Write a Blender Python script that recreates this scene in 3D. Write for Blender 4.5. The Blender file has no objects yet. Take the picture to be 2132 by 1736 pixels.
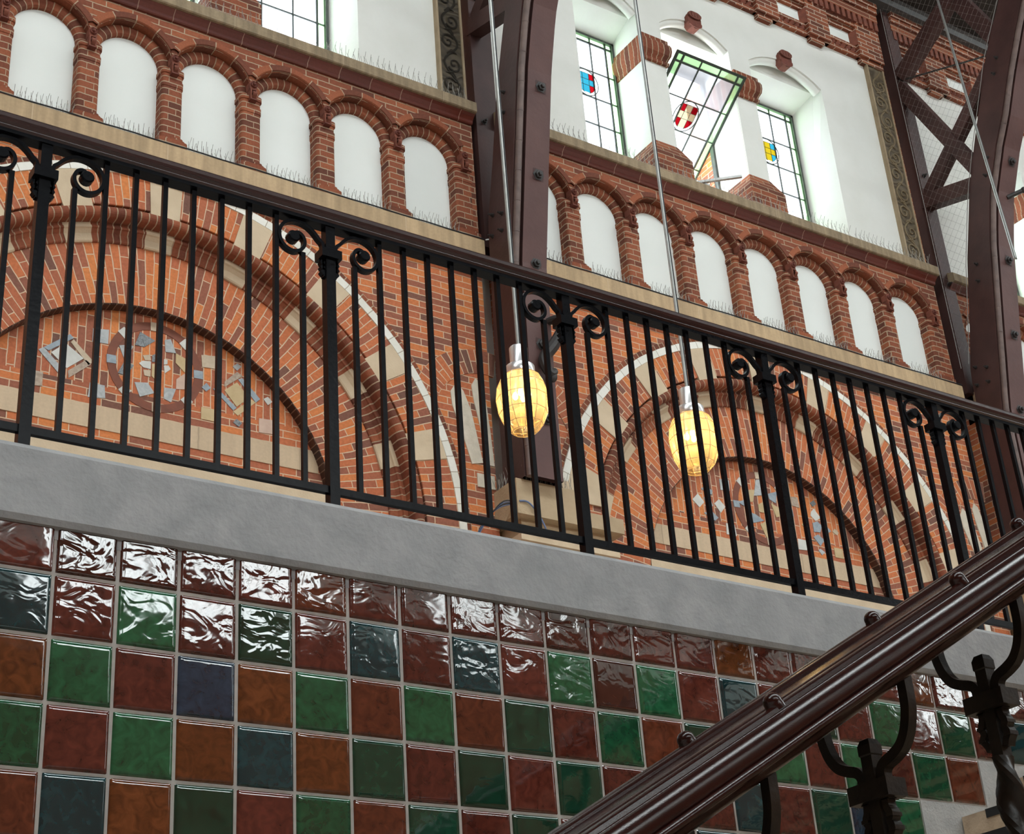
import bpy, math, random
from mathutils import Vector, Matrix
PI = math.pi
rnd = random.Random(7)
S = bpy.context.scene
COL = S.collection

# ------------------------------------------------------------------ camera
CAMROWS = ((0.8351998, -0.5456978, -0.0682293), (0.2006436, 0.4178751, -0.8860714), (0.5120386, 0.7263569, 0.4584999))
cam = bpy.data.cameras.new('camera')
cam.sensor_fit = 'HORIZONTAL'; cam.sensor_width = 36.0
cam.lens = 3333.174 * 36.0 / 2132.0
cam.clip_start = 0.05; cam.clip_end = 300
camo = bpy.data.objects.new('camera', cam); COL.objects.link(camo)
_r, _d, _f = CAMROWS
camo.matrix_world = Matrix(((_r[0], -_d[0], -_f[0], 0.0), (_r[1], -_d[1], -_f[1], 0.0), (_r[2], -_d[2], -_f[2], 1.6), (0, 0, 0, 1)))
S.camera = camo

# ------------------------------------------------------------------ sky, exposure
S.view_settings.view_transform = 'Standard'
S.view_settings.look = 'None'
S.view_settings.gamma = 1.0
S.view_settings.use_curve_mapping = False
S.view_settings.exposure = 0.0
W = bpy.data.worlds.new('sky'); S.world = W
W.use_nodes = True
_bg = W.node_tree.nodes['Background']
_bg.inputs[0].default_value = (0.91, 0.98, 0.985, 1.0)
_bg.inputs[1].default_value = 13.0
S.cycles.max_bounces = 10
S.cycles.diffuse_bounces = 4
S.cycles.caustics_reflective = False
S.cycles.caustics_refractive = False
S.cycles.sample_clamp_indirect = 6.0

def portal(name, loc, size, rot):
    l = bpy.data.lights.new(name, 'AREA'); l.shape = 'RECTANGLE'; l.size, l.size_y = size
    l.cycles.is_portal = True
    o = bpy.data.objects.new(name, l); o.location = loc; o.rotation_euler = rot; COL.objects.link(o)
# the sky comes in through the roof glazing and the windows of the far side of the hall
portal('skylight_portal', (12.5, -1.2, 21.9), (56, 3.0), (0, 0, 0))
OPP = [(-6.0, -1.0), (0.5, 5.9), (7.35, 12.6), (14.7, 17.0), (18.1, 18.8), (20.3, 21.0), (22.8, 23.6), (27.4, 31.5)]
for a, b in OPP:
    portal('window_portal', ((a + b) / 2, -14.55, 13.3), (b - a, 3.7), (PI / 2, 0, PI))

# ------------------------------------------------------------------ materials
M = {}
def nmat(name):
    m = bpy.data.materials.new(name); m.use_nodes = True
    M[name] = m
    return m, m.node_tree.nodes, m.node_tree.links, m.node_tree.nodes['Principled BSDF']
def setp(b, **k):
    for n, v in k.items():
        n = {'rough': 'Roughness', 'metal': 'Metallic', 'spec': 'Specular IOR Level', 'coat': 'Coat Weight', 'coatr': 'Coat Roughness'}.get(n, n)
        b.inputs[n].default_value = v
def noisy(name, c1, c2, scale=8, rough=.7, bump=0.0, bscale=None, detail=6, dist=0.0, **k):
    m, N, L, B = nmat(name)
    tc = N.new('ShaderNodeTexCoord'); n = N.new('ShaderNodeTexNoise')
    n.inputs['Scale'].default_value = scale; n.inputs['Detail'].default_value = detail; n.inputs['Distortion'].default_value = dist
    L.new(tc.outputs['Object'], n.inputs['Vector'])
    r = N.new('ShaderNodeValToRGB')
    r.color_ramp.elements[0].position = .3; r.color_ramp.elements[1].position = .7
    r.color_ramp.elements[0].color = (*c1, 1); r.color_ramp.elements[1].color = (*c2, 1)
    L.new(n.outputs['Fac'], r.inputs['Fac']); L.new(r.outputs['Color'], B.inputs['Base Color'])
    setp(B, rough=rough, **k)
    if bump:
        n2 = N.new('ShaderNodeTexNoise'); n2.inputs['Scale'].default_value = bscale or scale * 6; n2.inputs['Detail'].default_value = 5
        L.new(tc.outputs['Object'], n2.inputs['Vector'])
        b = N.new('ShaderNodeBump'); b.inputs['Strength'].default_value = 1; b.inputs['Distance'].default_value = bump
        L.new(n2.outputs['Fac'], b.inputs['Height']); L.new(b.outputs['Normal'], B.inputs['Normal'])
    return m
def bricky(name, ramp, mortar, bw=.24, rh=.0667, ms=.0055, rough=.85, off=.5, bumpd=.004, grain=.35, spec=.3, streak=0):
    m, N, L, B = nmat(name)
    uv = N.new('ShaderNodeUVMap')
    nz = N.new('ShaderNodeTexNoise'); nz.inputs['Scale'].default_value = 9; nz.inputs['Detail'].default_value = 3
    L.new(uv.outputs['UV'], nz.inputs['Vector'])
    # slightly uneven joints
    sub = N.new('ShaderNodeVectorMath'); sub.operation = 'SUBTRACT'; L.new(nz.outputs['Color'], sub.inputs[0]); sub.inputs[1].default_value = (.5, .5, .5)
    sc = N.new('ShaderNodeVectorMath'); sc.operation = 'SCALE'; L.new(sub.outputs[0], sc.inputs[0]); sc.inputs['Scale'].default_value = .012
    ad = N.new('ShaderNodeVectorMath'); ad.operation = 'ADD'; L.new(uv.outputs['UV'], ad.inputs[0]); L.new(sc.outputs[0], ad.inputs[1])
    t = N.new('ShaderNodeTexBrick')
    t.inputs['Color1'].default_value = (0, 0, 0, 1); t.inputs['Color2'].default_value = (1, 1, 1, 1); t.inputs['Mortar'].default_value = (.5, .5, .5, 1)
    t.inputs['Scale'].default_value = 1; t.inputs['Mortar Size'].default_value = ms; t.inputs['Mortar Smooth'].default_value = .15
    t.inputs['Brick Width'].default_value = bw; t.inputs['Row Height'].default_value = rh; t.offset = off
    L.new(ad.outputs[0], t.inputs['Vector'])
    r = N.new('ShaderNodeValToRGB'); cr = r.color_ramp; cr.interpolation = 'LINEAR'
    while len(cr.elements) < len(ramp): cr.elements.new(.5)
    for i, (p, c) in enumerate(ramp):
        cr.elements[i].position = p; cr.elements[i].color = (*c, 1)
    L.new(t.outputs['Color'], r.inputs['Fac'])
    g = N.new('ShaderNodeTexNoise'); g.inputs['Scale'].default_value = 40; g.inputs['Detail'].default_value = 6; L.new(uv.outputs['UV'], g.inputs['Vector'])
    gm = N.new('ShaderNodeMapRange'); gm.inputs[3].default_value = 1 - grain; gm.inputs[4].default_value = 1 + grain; L.new(g.outputs['Fac'], gm.inputs[0])
    mu = N.new('ShaderNodeMix'); mu.data_type = 'RGBA'; mu.blend_type = 'MULTIPLY'; mu.inputs[0].default_value = 1
    L.new(r.outputs['Color'], mu.inputs[6]); L.new(gm.outputs[0], mu.inputs[7])
    if streak:
        mp = N.new('ShaderNodeMapping'); mp.inputs['Scale'].default_value = (9, .9, 1); L.new(uv.outputs['UV'], mp.inputs['Vector'])
        sn = N.new('ShaderNodeTexNoise'); sn.inputs['Scale'].default_value = 1.6; sn.inputs['Detail'].default_value = 5; L.new(mp.outputs[0], sn.inputs['Vector'])
        sm = N.new('ShaderNodeMapRange'); sm.inputs[1].default_value = .3; sm.inputs[2].default_value = .7; sm.inputs[3].default_value = 1 - streak; sm.inputs[4].default_value = 1 + streak * .8; L.new(sn.outputs['Fac'], sm.inputs[0])
        m3 = N.new('ShaderNodeMix'); m3.data_type = 'RGBA'; m3.blend_type = 'MULTIPLY'; m3.inputs[0].default_value = 1; L.new(mu.outputs[2], m3.inputs[6]); L.new(sm.outputs[0], m3.inputs[7]); mu = m3
    mx = N.new('ShaderNodeMix'); mx.data_type = 'RGBA'; L.new(t.outputs['Fac'], mx.inputs[0])
    L.new(mu.outputs[2], mx.inputs[6]); mx.inputs[7].default_value = (*mortar, 1)
    L.new(mx.outputs[2], B.inputs['Base Color'])
    inv = N.new('ShaderNodeMath'); inv.operation = 'SUBTRACT'; inv.inputs[0].default_value = 1; L.new(t.outputs['Fac'], inv.inputs[1])
    a2 = N.new('ShaderNodeMath'); a2.operation = 'MULTIPLY_ADD'; L.new(g.outputs['Fac'], a2.inputs[0]); a2.inputs[1].default_value = .35; L.new(inv.outputs[0], a2.inputs[2])
    b = N.new('ShaderNodeBump'); b.inputs['Distance'].default_value = bumpd; L.new(a2.outputs[0], b.inputs['Height']); L.new(b.outputs['Normal'], B.inputs['Normal'])
    setp(B, rough=rough, spec=spec)
    return m
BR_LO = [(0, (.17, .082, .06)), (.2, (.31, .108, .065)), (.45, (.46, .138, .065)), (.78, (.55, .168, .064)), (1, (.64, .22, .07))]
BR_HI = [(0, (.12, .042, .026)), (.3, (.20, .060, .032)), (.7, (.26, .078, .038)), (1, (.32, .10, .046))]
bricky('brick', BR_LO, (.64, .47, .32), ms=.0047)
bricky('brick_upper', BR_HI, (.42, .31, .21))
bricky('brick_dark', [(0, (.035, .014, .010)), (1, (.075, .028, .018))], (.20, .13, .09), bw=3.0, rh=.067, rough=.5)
bricky('brick_header', BR_HI, (.42, .31, .21), bw=3.0, rh=.067)
bricky('brick_hood', BR_HI, (.42, .31, .21), bw=3.0, rh=.215)
bricky('brick_frieze', BR_HI, (.55, .46, .36), bw=.22)
bricky('white_tile', [(0, (.72, .70, .62)), (1, (.82, .80, .74))], (.42, .36, .28), bw=3.0, rh=.15, ms=.004, rough=.25, grain=.06, bumpd=.002, spec=.5)
bricky('stone', [(0, (.43, .31, .185)), (1, (.52, .375, .225))], (.58, .44, .29), bw=1.15, rh=2.0, ms=.004, grain=.14, bumpd=.002, streak=.2)
bricky('band_stone', [(0, (.54, .41, .28)), (1, (.63, .485, .335))], (.42, .32, .22), bw=.9, rh=2.0, ms=.006, grain=.12, bumpd=.002, streak=.08)
bricky('ledge_course', [(0, (.27, .205, .13)), (1, (.36, .28, .18))], (.40, .31, .21), bw=1.1, rh=3.0, ms=.004, grain=.2, bumpd=.003, streak=.32)
bricky('glazed_mould', [(0, (.12, .028, .02)), (1, (.17, .04, .026))], (.40, .27, .2), bw=.33, rh=3.0, ms=.004, rough=.3, grain=.2, bumpd=.002, off=0, spec=.5)
noisy('terracotta', (.16, .048, .03), (.24, .07, .038), scale=18, rough=.8, bump=.003)
noisy('keystone_brick', (.13, .04, .027), (.19, .058, .036), scale=20, rough=.8, bump=.004)
noisy('terracotta_dark', (.12, .032, .022), (.19, .05, .03), scale=22, rough=.75, bump=.004)
noisy('cream_stone', (.54, .42, .285), (.64, .51, .355), scale=5, rough=.85, bump=.002, bscale=60)
noisy('tan_stone', (.40, .30, .185), (.49, .37, .24), scale=5, rough=.9, bump=.004, bscale=50)
noisy('ledge_stone', (.30, .225, .14), (.40, .31, .20), scale=6, rough=.9, bump=.004, bscale=40)
noisy('plaster', (.74, .75, .70), (.80, .81, .77), scale=2.2, rough=.9, bump=.003, bscale=14)
noisy('panel_white', (.76, .79, .755), (.80, .83, .80), scale=1.5, rough=.8)
noisy('cream_plaster', (.58, .52, .42), (.70, .63, .52), scale=14, rough=.9, bump=.005, bscale=45)
noisy('concrete', (.27, .275, .28), (.36, .36, .36), scale=7, rough=.8, bump=.0025, bscale=55, dist=.6)
noisy('grey_plaster', (.36, .365, .36), (.46, .46, .45), scale=16, rough=.9, bump=.003)
noisy('stair_stone', (.42, .32, .225), (.60, .48, .35), scale=18, rough=.8, bump=.002)
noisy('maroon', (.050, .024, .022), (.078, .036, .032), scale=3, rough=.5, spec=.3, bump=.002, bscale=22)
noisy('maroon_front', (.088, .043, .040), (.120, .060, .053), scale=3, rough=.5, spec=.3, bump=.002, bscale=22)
noisy('bead_paint', (.095, .062, .055), (.16, .105, .09), scale=9, rough=.5)
noisy('rust_black', (.018, .016, .016), (.035, .03, .028), scale=20, rough=.5)
noisy('iron', (.0035, .0037, .0050), (.0055, .0058, .0075), scale=30, rough=.26, bump=.0006, bscale=60, spec=.085)
noisy('iron_worn', (.012, .009, .007), (.026, .018, .012), scale=24, rough=.34, bump=.001, bscale=70, spec=.22)
noisy('roof_board', (.014, .009, .006), (.026, .016, .011), scale=5, rough=.8)
noisy('lead_grey', (.06, .06, .06), (.085, .085, .085), scale=6, rough=.6)
noisy('floor_stone', (.46, .43, .39), (.56, .52, .47), scale=3, rough=.6)
noisy('hall_brick', (.16, .06, .04), (.22, .085, .05), scale=3, rough=.9)
noisy('galv', (.34, .34, .33), (.44, .44, .43), scale=20, rough=.4, metal=.5)
noisy('spike_steel', (.20, .19, .17), (.36, .34, .30), scale=30, rough=.4, metal=.4)
noisy('net_wire', (.20, .18, .17), (.28, .26, .24), scale=30, rough=.5)
noisy('rod_steel', (.30, .305, .29), (.40, .40, .375), scale=14, rough=.35, metal=.6)
noisy('chrome', (.80, .80, .80), (.88, .88, .88), scale=4, rough=.28, metal=.75)
noisy('black_cable', (.012, .014, .016), (.02, .022, .025), scale=10, rough=.5)
noisy('blue_cable', (.10, .15, .30), (.16, .22, .38), scale=10, rough=.5)
noisy('black_strip', (.012, .012, .014), (.02, .02, .022), scale=30, rough=.6)
noisy('grout', (.38, .35, .32), (.46, .43, .39), scale=30, rough=.9)
noisy('marble_grey', (.30, .32, .325), (.46, .475, .475), scale=12, rough=.5, dist=2)
noisy('marble_blue', (.21, .26, .30), (.32, .37, .41), scale=10, rough=.5, dist=2)
noisy('marble_dark', (.07, .08, .09), (.30, .32, .33), scale=28, rough=.5, dist=3)
noisy('marble_brown', (.30, .22, .165), (.48, .38, .29), scale=40, rough=.6)
noisy('marble_white', (.50, .50, .46), (.64, .63, .59), scale=10, rough=.5)
noisy('marble_yellow', (.47, .34, .17), (.56, .42, .23), scale=14, rough=.6)
noisy('marble_pink', (.50, .34, .26), (.58, .41, .32), scale=14, rough=.6)
noisy('marble_beige', (.46, .36, .25), (.55, .44, .32), scale=25, rough=.6)
noisy('brick_ring', (.17, .058, .036), (.23, .075, .043), scale=14, rough=.8)
noisy('lead_came', (.018, .028, .02), (.03, .04, .03), scale=20, rough=.5)
noisy('window_iron', (.035, .04, .038), (.07, .08, .07), scale=12, rough=.5)

def wood(name, c1, c2, rough, coat, bump):
    m, N, L, B = nmat(name)
    tc = N.new('ShaderNodeTexCoord'); mp = N.new('ShaderNodeMapping'); mp.inputs['Scale'].default_value = (3, 40, 40)
    L.new(tc.outputs['Object'], mp.inputs['Vector'])
    n = N.new('ShaderNodeTexNoise'); n.inputs['Scale'].default_value = 1.2; n.inputs['Detail'].default_value = 8; L.new(mp.outputs[0], n.inputs['Vector'])
    r = N.new('ShaderNodeValToRGB'); r.color_ramp.elements[0].position = .3; r.color_ramp.elements[1].position = .72
    r.color_ramp.elements[0].color = (*c1, 1); r.color_ramp.elements[1].color = (*c2, 1)
    L.new(n.outputs['Fac'], r.inputs['Fac']); L.new(r.outputs['Color'], B.inputs['Base Color'])
    n2 = N.new('ShaderNodeTexNoise'); n2.inputs['Scale'].default_value = 420; n2.inputs['Detail'].default_value = 2; L.new(tc.outputs['Object'], n2.inputs['Vector'])
    b = N.new('ShaderNodeBump'); b.inputs['Distance'].default_value = bump; L.new(n2.outputs['Fac'], b.inputs['Height']); L.new(b.outputs['Normal'], B.inputs['Normal'])
    setp(B, rough=rough, coat=coat, coatr=.12, spec=.38)
wood('mahogany', (.016, .0038, .003), (.026, .006, .004), .17, .0, .0003)
wood('mahogany_rail', (.022, .006, .0045), (.038, .010, .007), .26, .2, .0003)

def ornament(nm, k):
    m, N, L, B = nmat(nm)
    uv = N.new('ShaderNodeUVMap')
    w = N.new('ShaderNodeTexWave'); w.wave_type = 'RINGS'; w.inputs['Scale'].default_value = 3.2; w.inputs['Distortion'].default_value = 14; w.inputs['Detail'].default_value = 1.0; w.inputs['Detail Scale'].default_value = 1.3
    L.new(uv.outputs['UV'], w.inputs['Vector'])
    r = N.new('ShaderNodeValToRGB'); r.color_ramp.elements[0].color = (.13, .095, .058, 1); r.color_ramp.elements[1].color = (.20, .15, .088, 1); r.color_ramp.elements[0].position = .15; r.color_ramp.elements[1].position = .6
    L.new(w.outputs['Fac'], r.inputs['Fac']); L.new(r.outputs['Color'], B.inputs['Base Color'])
    b = N.new('ShaderNodeBump'); b.inputs['Distance'].default_value = .012; L.new(w.outputs['Fac'], b.inputs['Height']); L.new(b.outputs['Normal'], B.inputs['Normal'])
    setp(B, rough=.7)
    for e_ in r.color_ramp.elements: e_.color = tuple(c * k for c in e_.color[:3]) + (1,)
noisy('carved_relief', (.17, .125, .072), (.23, .175, .10), scale=20, rough=.7)
ornament('carved_strip', .62); ornament('carved_dark', .38)  # one carved pattern in two tones, the darker for the strip by the near truss

def glaze():
    m, N, L, B = nmat('glaze')
    a = N.new('ShaderNodeAttribute'); a.attribute_name = 'tcol'
    wv = N.new('ShaderNodeAttribute'); wv.attribute_name = 'twav'
    tc = N.new('ShaderNodeTexCoord')
    n = N.new('ShaderNodeTexNoise'); n.inputs['Scale'].default_value = 22; n.inputs['Detail'].default_value = 5; n.inputs['Distortion'].default_value = 1.2; L.new(tc.outputs['Object'], n.inputs['Vector'])
    mr = N.new('ShaderNodeMapRange'); mr.inputs[1].default_value = .3; mr.inputs[2].default_value = .7; mr.inputs[3].default_value = .6; mr.inputs[4].default_value = 1.35; L.new(n.outputs['Fac'], mr.inputs[0])
    mu = N.new('ShaderNodeMix'); mu.data_type = 'RGBA'; mu.blend_type = 'MULTIPLY'; mu.inputs[0].default_value = 1
    L.new(a.outputs['Color'], mu.inputs[6]); L.new(mr.outputs[0], mu.inputs[7]); L.new(mu.outputs[2], B.inputs['Base Color'])
    mp = N.new('ShaderNodeMapping'); mp.inputs['Scale'].default_value = (1, 1, 1.5); L.new(tc.outputs['Object'], mp.inputs['Vector'])
    n1 = N.new('ShaderNodeTexNoise'); n1.inputs['Scale'].default_value = 9; n1.inputs['Detail'].default_value = 2.2; n1.inputs['Roughness'].default_value = .42; n1.inputs['Distortion'].default_value = 1.3; L.new(mp.outputs[0], n1.inputs['Vector'])
    h = N.new('ShaderNodeMath'); h.operation = 'MULTIPLY'; L.new(n1.outputs['Fac'], h.inputs[0]); L.new(wv.outputs['Fac'], h.inputs[1])
    b = N.new('ShaderNodeBump'); b.inputs['Distance'].default_value = .0030; L.new(h.outputs[0], b.inputs['Height']); L.new(b.outputs['Normal'], B.inputs['Normal'])
    setp(B, rough=.05, spec=1.0)
glaze()

def glass(name, c, trans=.55):
    m, N, L, B = nmat(name)
    o = N['Material Output']; N.remove(B)
    t = N.new('ShaderNodeBsdfTransparent'); t.inputs[0].default_value = (*c, 1)
    tl = N.new('ShaderNodeBsdfTranslucent'); tl.inputs[0].default_value = (*c, 1)
    tc = N.new('ShaderNodeTexCoord'); n = N.new('ShaderNodeTexNoise'); n.inputs['Scale'].default_value = 3; L.new(tc.outputs['Object'], n.inputs['Vector'])
    mr = N.new('ShaderNodeMapRange'); mr.inputs[3].default_value = 1 - trans - .1; mr.inputs[4].default_value = 1 - trans + .1; L.new(n.outputs['Fac'], mr.inputs[0])
    mx = N.new('ShaderNodeMixShader'); L.new(mr.outputs[0], mx.inputs[0]); L.new(t.outputs[0], mx.inputs[1]); L.new(tl.outputs[0], mx.inputs[2])
    L.new(mx.outputs[0], o.inputs['Surface'])
glass('glass_clear', (.38, .385, .425), .6); glass('glass_green', (.36, .60, .32), .65); glass('glass_red', (.17, .002, .004), .9)
glass('glass_cream', (.34, .29, .17), .9); glass('glass_cyan', (.012, .12, .16), .9); glass('glass_yellow', (.20, .14, .005), .9)

def lampglass():
    m, N, L, B = nmat('amber_glass')
    o = N['Material Output']; N.remove(B)
    t = N.new('ShaderNodeBsdfTransparent'); t.inputs[0].default_value = (1.0, .90, .68, 1)
    tl = N.new('ShaderNodeBsdfTranslucent'); tl.inputs[0].default_value = (.95, .76, .46, 1)
    g = N.new('ShaderNodeBsdfGlossy'); g.inputs['Roughness'].default_value = .08
    f = N.new('ShaderNodeLayerWeight'); f.inputs[0].default_value = .35
    tc = N.new('ShaderNodeTexCoord'); n = N.new('ShaderNodeTexNoise'); n.inputs['Scale'].default_value = 16; n.inputs['Detail'].default_value = 2; L.new(tc.outputs['Object'], n.inputs['Vector'])
    b = N.new('ShaderNodeBump'); b.inputs['Distance'].default_value = .004; L.new(n.outputs['Fac'], b.inputs['Height']); L.new(b.outputs['Normal'], g.inputs['Normal'])
    m1 = N.new('ShaderNodeMixShader'); m1.inputs[0].default_value = .30; L.new(t.outputs[0], m1.inputs[1]); L.new(tl.outputs[0], m1.inputs[2])
    m2 = N.new('ShaderNodeMixShader'); fm = N.new('ShaderNodeMath'); fm.operation = 'MULTIPLY'; fm.inputs[1].default_value = .35; L.new(f.outputs['Fresnel'], fm.inputs[0])
    L.new(fm.outputs[0], m2.inputs[0]); L.new(m1.outputs[0], m2.inputs[1]); L.new(g.outputs[0], m2.inputs[2])
    L.new(m2.outputs[0], o.inputs['Surface'])
lampglass()
noisy('amber_edge', (.85, .60, .28), (.95, .72, .38), scale=12, rough=.15)
m, N, L, B = nmat('bulb_glow'); setp(B, rough=.4); B.inputs['Emission Color'].default_value = (1, .80, .42, 1); B.inputs['Emission Strength'].default_value = 9
# ------------------------------------------------------------------ mesh builder
def lerp(a, b, t): return a + (b - a) * t
class MB:
    def __init__(s): s.v = []; s.f = []; s.uv = []; s.m = []; s.sm = []; s.off = (0, 0, 0)
    def _add(s, p):
        s.v.append((p[0] + s.off[0], p[1] + s.off[1], p[2] + s.off[2])); return len(s.v) - 1
    def face(s, pts, mat, uvs=None):
        if uvs is None:
            a, b, c = Vector(pts[0]), Vector(pts[1]), Vector(pts[2]); n = (b - a).cross(c - a)
            ax = max(range(3), key=lambda i: abs(n[i])); o = s.off
            if ax == 1: uvs = [(p[0] + o[0], p[2]) for p in pts]
            elif ax == 0: uvs = [(p[1] + o[1], p[2]) for p in pts]
            else: uvs = [(p[0] + o[0], p[1]) for p in pts]
        s.f.append([s._add(p) for p in pts]); s.uv.append(uvs); s.m.append(mat); s.sm.append(False)
    def box(s, x0, x1, y0, y1, z0, z1, mat, skip=''):
        F = {'f': [(x0, y0, z0), (x1, y0, z0), (x1, y0, z1), (x0, y0, z1)], 'k': [(x1, y1, z0), (x0, y1, z0), (x0, y1, z1), (x1, y1, z1)],
             'l': [(x0, y1, z0), (x0, y0, z0), (x0, y0, z1), (x0, y1, z1)], 'r': [(x1, y0, z0), (x1, y1, z0), (x1, y1, z1), (x1, y0, z1)],
             't': [(x0, y0, z1), (x1, y0, z1), (x1, y1, z1), (x0, y1, z1)], 'b': [(x0, y1, z0), (x1, y1, z0), (x1, y0, z0), (x0, y0, z0)]}
        for k, p in F.items():
            if k not in skip: s.face(p, mat)
    def grid(s, rows, mat, uvs=None, smooth=True, ci=False, cj=False):
        n = len(rows); k = len(rows[0])
        idx = [[s._add(p) for p in r] for r in rows]
        for i in range(n if ci else n - 1):
            for j in range(k if cj else k - 1):
                i2 = (i + 1) % n; j2 = (j + 1) % k
                s.f.append([idx[i][j], idx[i2][j], idx[i2][j2], idx[i][j2]])
                if uvs:
                    jj = j + 1; ii = i + 1
                    s.uv.append([uvs(i, j), uvs(ii, j), uvs(ii, jj), uvs(i, jj)])
                else: s.uv.append([(i, j), (i + 1, j), (i + 1, j + 1), (i, j + 1)])
                s.m.append(mat); s.sm.append(smooth)
    def tube(s, pts, r, mat, n=8, caps=True, closed=False):
        pts = [Vector(p) for p in pts]; rows = []; up = None
        for i, p in enumerate(pts):
            if closed: t = pts[(i + 1) % len(pts)] - pts[i - 1]
            else: t = pts[min(i + 1, len(pts) - 1)] - pts[max(i - 1, 0)]
            t.normalize()
            if up is None:
                up = t.orthogonal().normalized()
            up = (up - t * up.dot(t)).normalized(); sd = t.cross(up)
            rr = r(i / (len(pts) - 1)) if callable(r) else r
            rows.append([p + (up * math.cos(2 * PI * k / n) + sd * math.sin(2 * PI * k / n)) * rr for k in range(n)])
        s.grid(rows, mat, ci=closed, cj=True)
        if caps and not closed:
            s.face(list(reversed(rows[0])), mat, [(0, 0)] * n); s.face(rows[-1], mat, [(0, 0)] * n)
    def bar(s, pts, w, d, mat, ax=(0, 1, 0), closed=False, caps=True):
        """rectangular bar along a planar path; d along ax, w across"""
        pts = [Vector(p) for p in pts]; ax = Vector(ax); R = []
        for i, p in enumerate(pts):
            t = (pts[min(i + 1, len(pts) - 1)] - pts[max(i - 1, 0)]).normalized(); sd = t.cross(ax).normalized()
            ww = w(i / (len(pts) - 1)) if callable(w) else w
            R.append([p + sd * ww / 2 + ax * d / 2, p - sd * ww / 2 + ax * d / 2, p - sd * ww / 2 - ax * d / 2, p + sd * ww / 2 - ax * d / 2])
        for i in range(len(R) - 1):
            for j in range(4):
                s.face([R[i][j], R[i + 1][j], R[i + 1][(j + 1) % 4], R[i][(j + 1) % 4]], mat)
        if caps: s.face(R[0][::-1], mat); s.face(R[-1], mat)
    def xsweep(s, prof, x0, x1, mat, caps=True, seg=1):
        """prof: list of (y, z) closed"""
        n = len(prof); u = [0]
        for i in range(n): u.append(u[-1] + math.hypot(prof[(i + 1) % n][0] - prof[i][0], prof[(i + 1) % n][1] - prof[i][1]))
        for i in range(n):
            a = prof[i]; b = prof[(i + 1) % n]
            s.face([(x0, *a), (x1, *a), (x1, *b), (x0, *b)], mat, [(x0 + s.off[0], u[i]), (x1 + s.off[0], u[i]), (x1 + s.off[0], u[i + 1]), (x0 + s.off[0], u[i + 1])])
        if caps:
            s.face([(x0, *p) for p in prof][::-1], mat); s.face([(x1, *p) for p in prof], mat)
    def arc(s, cx, cz, prof, a0, a1, n, mat, rref=None, smooth=False, caps=False):
        """prof: open list of (r, y) swept along an arc in the XZ plane; u along profile, v along arc"""
        u = [0]
        for i in range(len(prof) - 1): u.append(u[-1] + math.hypot(prof[i + 1][0] - prof[i][0], prof[i + 1][1] - prof[i][1]))
        rref = rref or max(p[0] for p in prof)
        A = [lerp(a0, a1, i / n) for i in range(n + 1)]
        rows = [[(cx + r * math.cos(a), y, cz + r * math.sin(a)) for r, y in prof] for a in A]
        if smooth: s.grid(rows, mat, uvs=lambda i, j: (u[j], A[i] * rref))
        else:
            for i in range(n):
                for j in range(len(prof) - 1):
                    s.face([rows[i][j], rows[i + 1][j], rows[i + 1][j + 1], rows[i][j + 1]], mat, [(u[j], A[i] * rref), (u[j], A[i + 1] * rref), (u[j + 1], A[i + 1] * rref), (u[j + 1], A[i] * rref)])
        if caps: s.face(rows[0], mat); s.face(rows[-1][::-1], mat)
    def prism(s, poly, y0, y1, mat):
        """poly in XZ, extruded in Y"""
        s.face([(x, y0, z) for x, z in poly], mat); s.face([(x, y1, z) for x, z in poly][::-1], mat)
        for i in range(len(poly)):
            a = poly[i]; b = poly[(i + 1) % len(poly)]
            s.face([(a[0], y0, a[1]), (a[0], y1, a[1]), (b[0], y1, b[1]), (b[0], y0, b[1])], mat)
    def lathe(s, prof, mat, n=24, smooth=True, c=(0, 0)):
        rows = [[(c[0] + r * math.cos(2 * PI * k / n), c[1] + r * math.sin(2 * PI * k / n), z) for k in range(n)] for r, z in prof]
        s.grid(rows, mat, cj=True, smooth=smooth)
    def ball(s, c, r, mat, n=12, m=8, sq=(1, 1, 1)):
        rows = [[(c[0] + sq[0] * r * math.sin(PI * i / m) * math.cos(2 * PI * k / n), c[1] + sq[1] * r * math.sin(PI * i / m) * math.sin(2 * PI * k / n), c[2] + sq[2] * r * math.cos(PI * i / m)) for k in range(n)] for i in range(m + 1)]
        s.grid(rows, mat, cj=True)
    def build(s, name, parent=None, loc=None, attrs=None):
        me = bpy.data.meshes.new(name); me.from_pydata(s.v, [], s.f)
        ul = me.uv_layers.new(name='UVMap')
        flat = [c for f in s.uv for uv in f for c in uv]
        ul.data.foreach_set('uv', flat)
        mats = []
        for k in s.m:
            if k not in mats: mats.append(k)
        for k in mats: me.materials.append(M[k])
        me.polygons.foreach_set('material_index', [mats.index(k) for k in s.m])
        me.polygons.foreach_set('use_smooth', s.sm)
        if attrs:
            for an, (typ, dom, vals) in attrs.items():
                at = me.attributes.new(an, typ, dom)
                if typ == 'FLOAT_COLOR': at.data.foreach_set('color', [c for v in vals for c in v])
                else: at.data.foreach_set('value', vals)
        me.update()
        if any(s.sm): me.set_sharp_from_angle(angle=math.radians(34))
        o = bpy.data.objects.new(name, me); COL.objects.link(o)
        if loc: o.location = loc
        if parent: o.parent = parent
        return o
def tag(o, label=None, cat=None, group=None, kind=None):
    if label: o['label'] = label
    if cat: o['category'] = cat
    if group: o['group'] = group
    if kind: o['kind'] = kind
    return o
def empty(name, loc=(0, 0, 0), label=None, cat=None, group=None, kind=None):
    o = bpy.data.objects.new(name, None); o.location = loc; o.empty_display_size = .1; COL.objects.link(o)
    return tag(o, label, cat, group, kind)
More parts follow.
